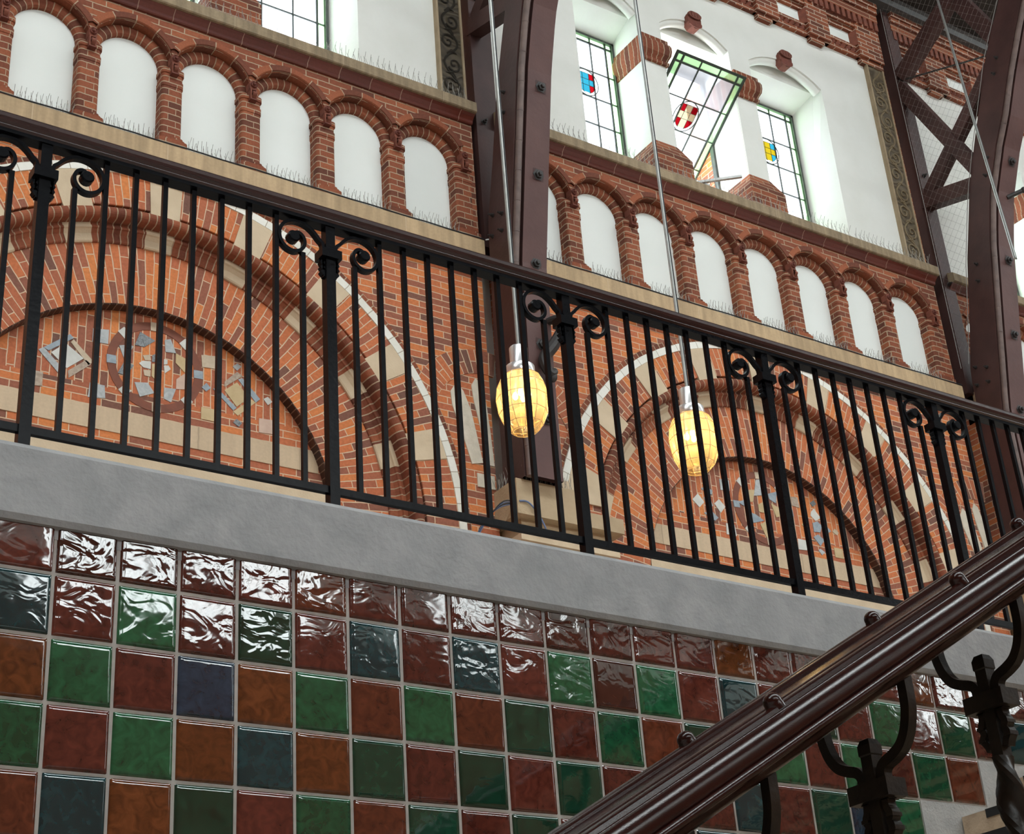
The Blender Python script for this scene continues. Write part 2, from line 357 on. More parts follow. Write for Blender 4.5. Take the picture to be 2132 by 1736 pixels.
def copy_tree(o, parent=None):
    c = o.copy(); COL.objects.link(c)
    if parent: c.parent = parent
    for ch in list(o.children): copy_tree(ch, c)
    return c
_tn = [0]; _wn = [0]
def trim_name():
    _tn[0] += 1; return 'trim_%d' % _tn[0]
def win_name():
    _wn[0] += 1; return 'window_%d' % _wn[0]

def mb(loc=(0, 0, 0)):
    b = MB(); b.off = (-loc[0], -loc[1], -loc[2]); return b

# ================================================================== the setting
BAYS = [4.05, 10.57, 17.09]            # centres of the three bays of the brick wall
HALF = 3.13                            # half a bay; a truss stands in the slot between two bays
YW = 10.5                              # face of the arcaded brick wall
YU = 10.6                              # face of the plastered wall above the ledge
ZS0, ZS1 = 9.66, 10.025                 # lower string course
ZL0, ZL1 = 11.42, 11.63                # upper ledge
ARC_Z = 6.95                           # springing centre of the big arches
R_OUT = 2.79

b = mb(); b.box(-16, 41, -14.6, 10.9, -.25, 0, 'floor_stone'); tag(b.build('floor'), 'pale stone floor of the hall at the foot of the stairs', 'floor', kind='structure')
b = mb(); b.box(-16, 41, 4.75, 10.9, 3.45, 3.84, 'floor_stone'); tag(b.build('floor'), 'raised gallery floor behind the black railing', 'floor', kind='structure')

# ---- brick wall with the big arch openings cut out
b = mb()
def zarch(x, cx, r): return ARC_Z + math.sqrt(max(0, r * r - (x - cx) ** 2))
for cx in BAYS:
    x0, x1 = cx - HALF, cx + HALF
    r = R_OUT + .005
    xs = [x0] + [cx - r * math.cos(PI * i / 60) for i in range(61)] + [x1]
    for i in range(len(xs) - 1):
        a, c = xs[i], xs[i + 1]
        za = zarch(a, cx, r) if abs(a - cx) <= r else 3.84
        zc = zarch(c, cx, r) if abs(c - cx) <= r else 3.84
        if i == 0: za = zc = 3.84
        if i == len(xs) - 2: za = zc = 3.84
        b.face([(a, YW, za), (c, YW, zc), (c, YW, ZS0), (a, YW, ZS0)], 'brick')
    for x in (x0, x1): b.face([(x, YW, 3.84), (x, 10.9, 3.84), (x, 10.9, 11.5), (x, YW, 11.5)], 'brick')
    b.box(x0 - .01, x1 + .01, 10.88, 11.05, 3.84, 11.7, 'brick')
# slots behind the trusses, ends of the wall
for i, cx in enumerate(BAYS + [BAYS[-1] + 6.52]):
    b.box(cx - HALF - .27, cx - HALF, 10.76, 10.9, 3.84, 16.2, 'plaster', skip='k')
b.box(-16, BAYS[0] - HALF - .26, YW, 10.9, 3.84, 16.2, 'brick', skip='k')
b.box(BAYS[-1] + HALF + .26, 41, YW, 10.9, 3.84, 16.2, 'brick', skip='k')
wall = tag(b.build('wall_back'), 'orange brick wall with round arches behind the gallery railing', 'wall', kind='structure')

SKW = 'left bay', 'middle bay', 'right bay'
NICHE_W, NICHE_R, PITCH = .552, .276, .742
N_SPR = 10.902
def niche_xs(cx): return [cx + (.03 if cx < 5 else 0) + (k - 3.5) * PITCH for k in range(8)]
ORD = ['first', 'second', 'third', 'fourth', 'fifth', 'sixth', 'seventh', 'eighth']

def arcade(bi):
    cx = BAYS[bi]
    where = ['left of the near truss', 'between the two dark trusses', 'right of the far truss'][bi]
    root = empty(trim_name(), (cx, YW, ZS1), 'blind arcade of round brick arches with white panels ' + where, 'arcade', kind='structure')
    loc = root.location
    xs = niche_xs(cx)
    # brick field around and above the niches
    f = mb(loc)
    lo, hi = cx - HALF, cx + HALF
    RF = .372
    zr = lambda d: N_SPR + math.sqrt(max(0, RF * RF - d * d))
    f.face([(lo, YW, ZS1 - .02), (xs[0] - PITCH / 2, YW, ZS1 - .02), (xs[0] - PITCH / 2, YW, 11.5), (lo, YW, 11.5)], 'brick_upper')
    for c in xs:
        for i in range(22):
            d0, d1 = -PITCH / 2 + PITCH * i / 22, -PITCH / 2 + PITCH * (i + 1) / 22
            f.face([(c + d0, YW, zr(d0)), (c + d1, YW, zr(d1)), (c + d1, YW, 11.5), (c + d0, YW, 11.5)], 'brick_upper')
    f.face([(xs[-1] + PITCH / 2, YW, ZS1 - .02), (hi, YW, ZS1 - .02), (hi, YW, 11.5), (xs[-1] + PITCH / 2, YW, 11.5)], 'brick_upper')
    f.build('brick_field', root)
    for k, c in enumerate(xs):
        p = mb(loc); yb = YW + .13
        poly = [(c - NICHE_R - .01, ZS1 - .02), (c + NICHE_R + .01, ZS1 - .02)] + [(c + (NICHE_R + .01) * math.cos(PI * i / 24), N_SPR + (NICHE_R + .01) * math.sin(PI * i / 24)) for i in range(25)]
        p.prism(poly, yb, yb + .04, 'panel_white'); p.build('niche_panel', root)
        a = mb(loc)
        # header ring, set back under the outer ring, with a rounded edge and soffit
        prof = [(.386, YW + .084), (.335, YW + .072), (.310, YW + .072), (.290, YW + .08), (NICHE_R, YW + .10), (NICHE_R, YW + .135)]
        a.arc(c, N_SPR, prof, -.02, PI + .02, 28, 'brick_header', rref=.335, smooth=False)
        a.build('arch_ring', root)
        h = mb(loc)
        t0 = math.acos(.371 / .43)
        h.arc(c, N_SPR, [(.447, YW), (.447, YW - .018), (.388, YW - .022), (.380, YW - .012)], t0, PI - t0, 26, 'brick_hood', rref=.42, smooth=False)
        t0 = math.acos(.371 / .376)
        h.arc(c, N_SPR, [(.380, YW - .012), (.377, YW + .004), (.377, YW + .09)], t0, PI - t0, 26, 'brick_hood', rref=.42, smooth=False)
        h.build('hood_ring', root)
    for k in range(9):
        px = niche_xs(cx)[0] + (k - .5) * PITCH
        p = mb(loc)
        w = (PITCH - NICHE_W) / 2
        l, r = px - w, px + w
        if k == 0: l = px - .10
        if k == 8: r = hi if False else px + .10
        # shaft with rounded arrises, moulded head and stepped foot
        rr = .032
        def plan(e, yf):
            pts = [(l - e, YW + .13)]
            for i in range(5):
                t = PI / 2 * i / 4; pts.append((l - e + rr - rr * math.cos(t), yf + rr - rr * math.sin(t)))
            for i in range(5):
                t = PI / 2 * i / 4; pts.append((r + e - rr + rr * math.sin(t), yf + rr - rr * math.cos(t)))
            pts.append((r + e, YW + .13)); return pts
        def ring(z, e, yf): return [(x, y, z) for x, y in plan(e, yf)]
        lev = [(ZS1 - .02, .045, YW - .045), (ZS1 + .085, .045, YW - .045), (ZS1 + .09, .024, YW - .034), (ZS1 + .105, .026, YW - .036), (ZS1 + .11, .012, YW - .018), (ZS1 + .135, .014, YW - .021), (ZS1 + .142, 0, YW - .003), (10.70, 0, YW - .003), (10.705, .005, YW - .009), (10.77, .006, YW - .010), (10.775, .0, YW - .003), (10.84, .0, YW - .003), (10.845, .010, YW - .013), (N_SPR - .01, .010, YW - .013), (N_SPR, 0, YW - .002)]
        rows = [ring(*q) for q in lev]
        n = len(rows[0]); u = [0]
        for i in range(n - 1): u.append(u[-1] + math.dist(rows[0][i], rows[0][i + 1]))
        for i in range(len(rows) - 1):
            for j in range(n - 1):
                zz = (rows[i][j][2], rows[i + 1][j][2])
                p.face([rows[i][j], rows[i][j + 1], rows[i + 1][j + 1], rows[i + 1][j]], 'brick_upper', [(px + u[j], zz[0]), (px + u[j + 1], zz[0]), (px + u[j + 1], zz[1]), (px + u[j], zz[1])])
        p.build('pier', root)
        if k in (0,): continue
        # corbel with a roundel, between two hood mouldings
        cb = mb(loc)
        zc = N_SPR + .065
        cb.prism([(px - 0.036, zc + .045), (px - 0.014, zc + .066), (px + 0.014, zc + .066), (px + 0.036, zc + .045), (px + 0.035, zc - 0.025), (px + 0.029, zc - 0.038), (px - 0.029, zc - 0.038), (px - 0.035, zc - 0.025)], YW - .045, YW + .04, 'terracotta')
        cb.box(px - 0.030, px + 0.030, YW - .03, YW + .06, zc - 0.143, zc - 0.038, 'terracotta')
        for sx in (-1, 1): cb.box(px + sx * .026 - .006, px + sx * .026 + .006, YW - .055, YW - .025, zc - 0.139, zc - 0.038, 'terracotta')
        rows = [[(px + q, YW - .04 - .045 * math.sin(PI * t / 8), zc - 0.050 - .09 * t / 8) for q in (-.019, -.01, 0, .01, .019)] for t in range(9)]
        cb.grid(rows, 'terracotta'); cb.box(px - 0.033, px + 0.033, YW - .058, YW + .05, zc - 0.155, zc - 0.143, 'terracotta_dark')
        o = cb.build('corbel', root)
        rd = mb(loc); rows = [[(px + r_ * math.cos(2 * PI * i / 16), y_, zc + .015 + r_ * math.sin(2 * PI * i / 16)) for i in range(16)] for r_, y_ in ((.033, YW - .04), (.031, YW - .062), (.027, YW - .066), (.023, YW - .058), (.016, YW - .058), (.012, YW - .075), (.001, YW - .08))]
        rd.grid(rows, 'terracotta_dark', cj=True); rd.build('roundel', o)
    return root

def courses(bi):
    cx = BAYS[bi]; lo, hi = cx - HALF, cx + HALF
    w = ['of the bay left of the near truss', 'of the bay between the two dark trusses', 'of the bay right of the far truss'][bi]
    s = mb(); s.xsweep([(YW + .02, ZS0), (YW - .06, ZS0), (YW - .085, ZS0 + .03), (YW - .085, ZS1 - .015), (YW - .075, ZS1), (YW + .13, ZS1 + .012), (YW + .13, ZS0)], lo, hi, 'stone')
    tag(s.build(trim_name()), 'tan stone string course under the white arched panels ' + w, 'string course', kind='structure')
    root = empty(trim_name(), (cx, YW, ZL0), 'weathered stone ledge with red glazed moulding under the windows ' + w, 'ledge', kind='structure')
    g = mb(root.location); g.xsweep([(YW + .02, ZL0), (YW - .02, ZL0), (YW - .03, ZL0 + .01), (YW - .035, ZL0 + .035), (YW - .06, ZL0 + .065), (YW - .085, ZL0 + .08), (YW - .085, ZL0 + .085), (YW + .02, ZL0 + .085)], lo, hi, 'glazed_mould'); g.build('glazed_moulding', root)
    st = mb(root.location); st.xsweep([(YW + .02, ZL0 + .085), (YW - .11, ZL0 + .085), (YW - .12, ZL0 + .095), (YW - .12, ZL1 - .008), (YW - .11, ZL1), (11.1, ZL1 + .26), (11.1, ZL0 + .085)], lo, hi, 'ledge_course'); st.build('stone_ledge', root)

def big_arch(bi):
    cx = BAYS[bi]
    w = ['left big brick arch with stone voussoirs and white tile rim', 'big brick arch with white tile rim behind the lamps', 'big brick arch beyond the far truss'][bi]
    root = empty(trim_name(), (cx, YW, ARC_Z), w, 'arch', kind='structure')
    loc = root.location
    A0, A1, n = -.25, PI + .25, 72
    t = mb(loc); t.arc(cx, ARC_Z, [(R_OUT + .055, YW - .004), (R_OUT, YW - .004)], A0, A1, n, 'brick_header', rref=2.8)
    t.arc(cx, ARC_Z, [(R_OUT, YW - .02), (R_OUT - .075, YW - .02), (R_OUT - .075, YW + .02)], A0, A1, n, 'white_tile', rref=2.8)
    t.arc(cx, ARC_Z, [(R_OUT, YW), (R_OUT, YW - .02)], A0, A1, n, 'white_tile'); t.build('tile_rim', root)
    v = mb(loc); v.arc(cx, ARC_Z, [(R_OUT - .075, YW - .012), (2.405, YW - .012), (2.40, YW - .008), (2.40, YW + .035)], A0, A1, n, 'brick', rref=2.56); v.build('voussoir_band', root)
    ro = mb(loc)
    prof = [(2.40, YW + .03), (2.40, YW + .055), (2.385, YW + .055), (2.385, YW + .015)]
    for i in range(11):
        th = PI * i / 10; prof.append((2.335 + .05 * math.cos(th), YW + .015 - .05 * math.sin(th)))
    prof += [(2.284, YW + .095), (2.258, YW + .10), (2.255, YW + .085), (2.235, YW + .085), (2.23, YW + .10), (2.205, YW + .128), (2.14, YW + .132), (2.13, YW + .14), (2.13, YW + .165)]
    ro.arc(cx, ARC_Z, prof, A0, A1, n, 'brick_header', rref=2.3); ro.build('roll_moulding', root)
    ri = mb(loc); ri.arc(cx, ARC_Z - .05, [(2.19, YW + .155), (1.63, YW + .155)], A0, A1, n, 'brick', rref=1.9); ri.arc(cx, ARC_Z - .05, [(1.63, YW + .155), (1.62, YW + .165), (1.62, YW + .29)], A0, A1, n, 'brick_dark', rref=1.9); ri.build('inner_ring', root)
    for k in range(-5, 6):
        if bi == 2: break
        a = PI / 2 + math.radians(18) * k
        if k in (-5, 5): continue
        s = mb(loc)
        d = .053; prof = [(R_OUT - .078, YW - .03), (2.33, YW - .03), (2.325, YW - .025), (2.28, YW + .03), (2.25, YW + .075), (2.25, YW - .02 + .1)]
        for hw in (1,):
            s.arc(cx, ARC_Z, [(R_OUT - .078, YW), (R_OUT - .078, YW - .02), (2.345, YW - .022), (2.315, YW + .0), (2.30, YW + .10)], a - d, a + d, 3, 'cream_stone', caps=True)
            s.arc(cx, ARC_Z, [(2.31, YW + .09), (2.258, YW + .095), (2.253, YW + .080), (2.233, YW + .080), (2.226, YW + .096), (2.20, YW + .123), (2.138, YW + .127), (2.126, YW + .136), (2.126, YW + .165)], a - d, a + d, 3, 'cream_stone', caps=True)
        s.build('stone_voussoir', root)
    # tympanum
    ty = mb(loc); yt = YW + .26; r = 1.66; zc = ARC_Z - .05
    zb = 7.78
    for i in range(48):
        a = cx - r * math.cos(PI * i / 48); c = cx - r * math.cos(PI * (i + 1) / 48)
        za = zc + math.sqrt(max(0, r * r - (a - cx) ** 2)); zd = zc + math.sqrt(max(0, r * r - (c - cx) ** 2))
        if max(za, zd) > zb:
            ty.face([(a, yt, zb), (c, yt, zb), (c, yt, max(zd, zb)), (a, yt, max(za, zb))], 'brick', [(zb, a), (zb, c), (max(zd, zb), c), (max(za, zb), a)])
        ty.face([(a, yt, 6.4), (c, yt, 6.4), (c, yt, min(zd, zb)), (a, yt, min(za, zb))], 'brick')
    ty.build('tympanum', root)
    bd = mb(loc); bd.xsweep([(yt + .03, 7.40), (yt - .008, 7.40), (yt - .008, 7.60), (yt + .03, 7.60)], cx - 1.52, cx + 1.52, 'band_stone'); bd.build('stone_band', root)
    sl = mb(loc); sl.xsweep([(yt + .05, 6.9), (yt - .10, 6.9), (yt - .10, 7.17), (yt - .03, 7.235), (yt + .05, 7.235)], cx - 1.60, cx + 1.60, 'cream_stone'); sl.build('stone_sill', root)
    if bi == 2: return
    # mosaic of coloured stones
    mz = mb(loc); T = ML if bi == 0 else MR; xo = 4.08 if bi == 0 else 10.6
    K = dict(bg='marble_blue', gb='marble_grey', be='marble_beige', br='marble_brown', wh='marble_white', lg='marble_grey', dk='marble_dark', ye='marble_yellow', pk='marble_pink')
    for key, poly in T:
        mz.prism([(xo + x, z) for x, z in poly], yt - .006, yt + .01, K[key])
    mz.build('stone_mosaic', root)
    rg = mb(loc); rc = (xo + .04, 8.06) if bi == 0 else (xo + .0, 8.03); R1, R0 = (.405, .335) if bi == 0 else (.40, .33)
    rg.arc(rc[0], rc[1], [(R1, yt + .01), (R1, yt - .005), (R0, yt - .005), (R0, yt + .01)], 0, 2 * PI, 48, 'brick_ring'); rg.build('mosaic_ring', root)
    st = mb(loc)
    for k in range(8):
        a = k * PI / 4 + .05
        e = .035
        pts = []
        for rr, da in ((R1 + .004, -.09), (R1 + .004, .09), (R0 - .004, .11), (R0 - .004, -.11)):
            pts.append((rc[0] + rr * math.cos(a + da), rc[1] + rr * math.sin(a + da)))
        st.prism(pts, yt - .008, yt + .01, ['marble_blue', 'marble_white', 'marble_beige', 'marble_white'][k % 4])
    st.build('mosaic_studs', root)

ML=[('bg',[(-0.87,8.01),(-0.67,8.18),(-0.64,8.15),(-0.83,7.99)]),('gb',[(-0.91,7.98),(-0.87,8.01),(-0.7,7.85),(-0.72,7.79)]),('be',[(-0.66,8.11),(-0.64,8.14),(-0.47,7.98),(-0.51,7.94)]),('br',[(-0.67,7.85),(-0.53,7.98),(-0.49,7.95),(-0.66,7.79)]),('wh',[(-0.81,7.98),(-0.7,8.09),(-0.55,7.99),(-0.68,7.87)]),('lg',[(-0.49,8.28),(-0.36,8.3),(-0.36,8.17),(-0.49,8.16)]),('dk',[(-0.1,8.35),(0.03,8.3),(-0.06,8.22),(-0.14,8.22)]),('lg',[(-0.27,8.18),(-0.18,8.21),(-0.15,8.2),(-0.22,8.06)]),('dk',[(-0.22,8.05),(-0.14,8.03),(-0.2,7.92),(-0.27,7.93)]),('lg',[(-0.13,7.88),(-0.02,7.9),(0.04,7.82),(-0.08,7.76)]),('wh',[(-0.1,8.06),(-0.07,8.09),(0.0,8.1),(0.0,8.03),(-0.06,8.03)]),('ye',[(0.01,8.08),(0.06,8.09),(0.06,7.93),(0.01,7.97)]),('be',[(-0.07,8.14),(-0.01,8.16),(0.0,8.11),(-0.05,8.1)]),('dk',[(0.01,8.16),(0.05,8.19),(0.05,8.11),(0.01,8.1)]),('be',[(-0.06,8.01),(0.0,8.02),(0.0,7.96),(-0.05,7.96)]),('br',[(-0.93,7.79),(-0.86,7.79),(-0.86,7.67),(-0.93,7.66)]),('lg',[(-0.49,7.79),(-0.37,7.79),(-0.36,7.68),(-0.5,7.66)]),('lg',[(0.11,8.33),(0.16,8.35),(0.21,8.23),(0.12,8.22)]),('lg',[(0.12,7.89),(0.22,7.9),(0.18,7.77),(0.12,7.79)]),('ye',[(0.21,8.23),(0.32,8.19),(0.29,8.07),(0.21,8.14)]),('pk',[(0.22,7.99),(0.29,8.06),(0.32,7.92),(0.22,7.9)]),('wh',[(0.11,8.15),(0.14,8.15),(0.14,8.11),(0.11,8.1)]),('wh',[(0.11,8.09),(0.15,8.1),(0.17,8.07),(0.14,8.04),(0.12,8.02)]),('be',[(0.43,8.27),(0.56,8.29),(0.56,8.17),(0.44,8.16)]),('ye',[(0.64,7.99),(0.75,8.09),(0.86,7.97),(0.75,7.86)]),('br',[(0.64,8.07),(0.75,8.19),(0.8,8.16),(0.64,8.02)]),('bg',[(0.76,8.12),(0.8,8.14),(0.96,7.98),(0.92,7.94)]),('bg',[(0.54,7.98),(0.57,8.0),(0.75,7.85),(0.72,7.82)]),('ye',[(0.72,7.81),(0.88,7.96),(0.92,7.94),(0.76,7.78)]),('bg',[(0.44,7.97),(0.48,8.02),(0.52,7.98),(0.48,7.94)]),('wh',[(0.99,7.99),(1.03,8.02),(1.07,7.98),(1.03,7.94)]),('lg',[(0.71,8.23),(0.75,8.27),(0.79,8.25),(0.75,8.2)]),('dk',[(0.72,7.71),(0.75,7.75),(0.8,7.72),(0.77,7.68)]),('ye',[(0.44,7.79),(0.57,7.79),(0.57,7.68),(0.44,7.68)]),('pk',[(0.95,7.8),(1.09,7.81),(1.09,7.68),(0.95,7.67)])]
MR=[('wh',[(-0.94,7.95),(-0.86,8.03),(-0.79,7.95),(-0.86,7.88)]),('bg',[(-0.81,8.09),(-0.76,8.13),(-0.66,8.1),(-0.68,8.05)]),('lg',[(-0.79,8.0),(-0.72,8.05),(-0.68,7.93),(-0.74,7.89)]),('wh',[(-0.66,7.96),(-0.59,8.02),(-0.52,7.95),(-0.59,7.87)]),('bg',[(-0.81,7.83),(-0.72,7.88),(-0.63,7.81),(-0.68,7.77)]),('lg',[(-0.55,8.25),(-0.42,8.26),(-0.43,8.14),(-0.55,8.13)]),('ye',[(-0.19,8.2),(-0.09,8.22),(-0.13,8.08),(-0.17,8.07)]),('lg',[(-0.05,8.34),(0.03,8.36),(0.02,8.18),(-0.11,8.15)]),('bg',[(0.09,8.21),(0.22,8.26),(0.18,8.12),(0.1,8.15)]),('bg',[(-0.34,8.04),(-0.24,8.08),(-0.23,8.0),(-0.3,8.02)]),('ye',[(-0.07,8.06),(0.0,8.1),(0.03,7.98),(-0.07,7.98)]),('ye',[(0.11,8.11),(0.24,8.07),(0.24,7.99),(0.16,7.96)]),('bg',[(-0.18,7.95),(-0.12,7.94),(-0.02,7.89),(-0.17,7.84)]),('ye',[(-0.08,7.84),(0.04,7.91),(0.01,7.7),(-0.02,7.71)]),('br',[(0.41,8.24),(0.5,8.25),(0.51,8.13),(0.4,8.14)]),('dk',[(0.67,8.22),(0.73,8.26),(0.76,8.22),(0.7,8.18)]),('wh',[(0.66,8.11),(0.71,8.16),(0.79,8.07),(0.71,8.02),(0.65,8.07)]),('bg',[(0.66,7.99),(0.73,8.02),(0.79,7.98),(0.75,7.9),(0.66,7.89)]),('ye',[(0.5,7.94),(0.56,8.01),(0.56,7.9)]),('bg',[(0.79,7.97),(0.84,8.0),(0.91,7.94),(0.83,7.89)]),('be',[(0.93,7.94),(0.97,7.98),(1.02,7.94),(0.98,7.91)]),('bg',[(0.64,7.83),(0.71,7.87),(0.79,7.82),(0.72,7.74)]),('lg',[(0.68,7.69),(0.71,7.71),(0.77,7.68),(0.72,7.64)]),('wh',[(0.41,7.77),(0.52,7.77),(0.52,7.66),(0.4,7.65)]),('ye',[(0.91,7.76),(1.03,7.76),(1.03,7.65),(0.91,7.65)]),('wh',[(-0.54,7.77),(-0.43,7.77),(-0.42,7.65),(-0.55,7.65)])]

def spandrel(bi, side):
    """pair of lancet panels under a little relieving arch in the spandrel beside a truss"""
    cx = BAYS[bi]; s = 1 if side == 'r' else -1
    root = empty(trim_name(), (cx + s * 2.95, YW, 8.2), ['cream lancet panels under a small brick arch left of the near truss foot', 'cream lancet panels under a small brick arch right of the near truss foot', 'cream lancet panels under a small brick arch beside the far truss foot'][(0 if bi == 0 else (1 if side == 'l' else 2))], 'spandrel panels', kind='structure')
    loc = root.location
    X = lambda d: cx + s * d
    r = mb(loc)
    # segmental brick arch: centre out beyond the bay's end
    acx, acz, R = X(3.10), 8.02, .58
    a0, a1 = (math.radians(82), math.radians(160)) if s > 0 else (math.radians(20), math.radians(98))
    r.arc(acx, acz, [(R + .24, YW - .006), (R, YW - .006), (R, YW + .02)], a0, a1, 14, 'brick', rref=.7); r.build('relieving_arch', root)
    A = [(2.705, 8.34), (2.77, 8.44), (2.84, 8.37), (2.905, 8.2), (2.945, 8.0), (3.0, 7.69), (2.885, 7.66), (2.80, 7.95), (2.715, 8.2)]
    Bp = [(2.93, 8.45), (2.975, 8.53), (3.03, 8.5), (3.075, 8.3), (3.10, 8.0), (3.12, 7.68), (3.05, 7.68), (2.995, 8.05), (2.945, 8.3)]
    for P in (A, Bp):
        p = mb(loc); poly = [(X(d), z) for d, z in P]
        p.prism(poly, YW - .01, YW + .02, 'cream_plaster'); p.build('lancet_panel', root)
    p = mb(loc); poly = [(X(2.93), 7.45), (X(3.11), 7.45), (X(3.11), 7.58), (X(2.93), 7.58)]
    p.prism(poly, YW - .012, YW + .02, 'cream_plaster'); p.build('lancet_base', root)

# ---- plastered wall with three deep windows per bay
WIN = [(-1.85, -.925), (-.60, .44), (.76, 1.945)]
ZH = 13.90                            # window head
def upper(bi):
    cx = BAYS[bi]; lo, hi = cx - HALF, cx + HALF
    p = mb()
    edges = [lo] + [cx + e for w in WIN for e in w] + [hi]
    ZT = 16.1
    for i in range(0, len(edges), 2):
        a, c = edges[i], edges[i + 1]
        p.face([(a, YU, 11.5), (c, YU, 11.5), (c, YU, ZT), (a, YU, ZT)], 'plaster')
    for w0, w1 in WIN:
        a, c = cx + w0, cx + w1; m_ = (a + c) / 2; h = (c - a) / 2 + .03
        # segmental head: front edge follows an arc, lunette set back behind it
        rise = .24; R = (h * h + rise * rise) / (2 * rise); zc = 13.97 + rise - R
        zf = lambda x: zc + math.sqrt(R * R - (x - m_) ** 2)
        n = 20
        xs = [a + (c - a) * i / n for i in range(n + 1)]
        for i in range(n):
            x, y = xs[i], xs[i + 1]
            p.face([(x, YU, zf(x)), (y, YU, zf(y)), (y, YU, ZT), (x, YU, ZT)], 'plaster')
            p.face([(x, YU, zf(x)), (x, YU + .15, zf(x)), (y, YU + .15, zf(y)), (y, YU, zf(y))], 'plaster')
            p.face([(x, YU + .15, 14.03), (y, YU + .15, 14.03), (y, YU + .15, zf(y) + .01), (x, YU + .15, zf(x) + .01)], 'plaster')
        # sloping soffit, jambs
        p.face([(a, YU + .15, 14.03), (a, 11.1, ZH), (c, 11.1, ZH), (c, YU + .15, 14.03)], 'plaster')
        c2 = c - (.07 if w1 > 1.5 else 0)
        p.face([(c, YU, 11.5), (c2, 11.12, 11.5), (c2, 11.12, ZH + .02), (c, YU + .15, 14.03), (c, YU, 14.05)], 'plaster')
        p.face([(a, YU, 11.5), (a, 11.12, 11.5), (a, 11.12, ZH + .02), (a, YU + .15, 14.03), (a, YU, 14.05)], 'plaster')
        # wall thickness outside the glass
        p.box(a - .02, c + .02, 11.12, 11.16, ZH, 14.3, 'plaster', skip='f')
    # outer leaf so that no sky shows round the frames
    for i in range(0, len(edges), 2):
        a, c = edges[i], edges[i + 1]
        p.box(a, c, 11.12, 11.16, 11.5, ZT, 'brick')
    p.face([(lo, 11.16, 14.2), (hi, 11.16, 14.2), (hi, 11.16, ZT), (lo, 11.16, ZT)], 'brick')
    p.box(lo, hi, 11.1, 11.16, 11.4, 11.87, 'brick')
    o = p.build('wall_back'); tag(o, ['white plaster wall over the ledge left of the near truss', 'white plaster wall with three deep windows between the trusses', 'white plaster wall beyond the far truss'][bi], 'wall', kind='structure')
    # pillars between the windows
    for q, (x0, x1) in enumerate(((cx - .925, cx - .60), (cx + .44, cx + .76))):
        if bi == 0 and q == 0: pass
        lab = {(0, 1): 'brick footed white pillar beside the window at the top left', (1, 0): 'white window pillar with brick capital and foot, the nearer of two', (1, 1): 'white window pillar with brick capital and foot, the farther of two',
               (0, 0): 'brick footed white pillar at the left end of the ledge', (2, 0): 'window pillar beyond the far truss, the nearer of two', (2, 1): 'window pillar beyond the far truss, the farther of two'}[(bi, q)]
        root = empty(trim_name(), ((x0 + x1) / 2, YU, 11.6), lab, 'pillar', kind='structure'); loc = root.location
        s = mb(loc); s.box(x0 + .004, x1 - .004, YU - .012, 11.1, 12.1, 13.4, 'plaster'); s.build('shaft', root)
        c_ = mb(loc)
        # capital: fillet, big roll, cavetto
        prof = [(0, 13.32), (.03, 13.325), (.035, 13.36), (.02, 13.375), (.035, 13.40), (.07, 13.44), (.085, 13.50), (.085, 13.56), (.07, 13.60), (.05, 13.62), (.05, 13.67), (0, 13.68)]
        U = 0
        for i in range(len(prof) - 1):
            (e0, z0), (e1, z1) = prof[i], prof[i + 1]
            U2 = U + math.hypot(e1 - e0, z1 - z0)
            def rg(e, z): return [(x0 - e * .5, 11.09, z), (x0 - e * .5, YU - .015 - e, z), (x1 + e * .5, YU - .015 - e, z), (x1 + e * .5, 11.09, z)]
            A_, B_ = rg(e0, z0), rg(e1, z1)
            d = [0, .5, .5 + x1 - x0, 1.0 + x1 - x0]
            for j in range(3):
                c_.face([A_[j], A_[j + 1], B_[j + 1], B_[j]], 'brick_header', [(U, d[j] * 1), (U, d[j + 1]), (U2, d[j + 1]), (U2, d[j])])
            U = U2
        c_.build('capital', root)
        f = mb(loc)
        zt, zs, zb_ = 12.20, 11.98, 11.55
        e = .10
        tp = [(x0 - .0, 11.09, zt), (x0 - .0, YU - .015, zt), (x1 + .0, YU - .015, zt), (x1 + .0, 11.09, zt)]
        md = [(x0 - e, 11.09, zs), (x0 - e, YU - .11, zs), (x1 + e, YU - .11, zs), (x1 + e, 11.09, zs)]
        bt = [(x0 - e, 11.09, zb_), (x0 - e, YU - .11, zb_), (x1 + e, YU - .11, zb_), (x1 + e, 11.09, zb_)]
        for A_, B_ in ((bt, md), (md, tp)):
            for j in range(3): f.face([A_[j], A_[j + 1], B_[j + 1], B_[j]], 'brick_upper')
        f.face(tp, 'brick_upper'); f.build('foot', root)
    # rolls along the segmental heads with brick keystones
    for q, (w0, w1) in enumerate(WIN):
        if bi != 1: break
        a, c = cx + w0, cx + w1; m_ = (a + c) / 2; h = (c - a) / 2 + .03; rise = .24; R = (h * h + rise * rise) / (2 * rise); zc = 13.97 + rise - R
        lab = ['white roll moulding over the left window of the middle bay', 'white roll moulding with brick boss over the tilted window', 'white roll moulding with brick boss over the window nearest the far truss'][q]
        root = empty(trim_name(), (m_, YU, 14.1), lab, 'window head', kind='structure'); loc = root.location
        th = math.asin(min(.999, (c - a) / 2 / R))
        r = mb(loc); r.tube([(m_ + (R - .012) * math.sin(lerp(-th, th, i / 24)), YU + .07, zc + (R - .012) * math.cos(lerp(-th, th, i / 24))) for i in range(25)], .052, 'plaster', n=12); r.build('roll', root)
        k = mb(loc); kz = 14.205
        poly = [(-.055, -.105), (.0, -.12), (.055, -.105), (.10, -.04), (.105, .045), (.075, .10), (.045, .125), (-.045, .125), (-.075, .10), (-.105, .045), (-.10, -.04)]
        k.prism([(m_ + x, kz + z) for x, z in poly], YU - .05, YU + .05, 'keystone_brick')
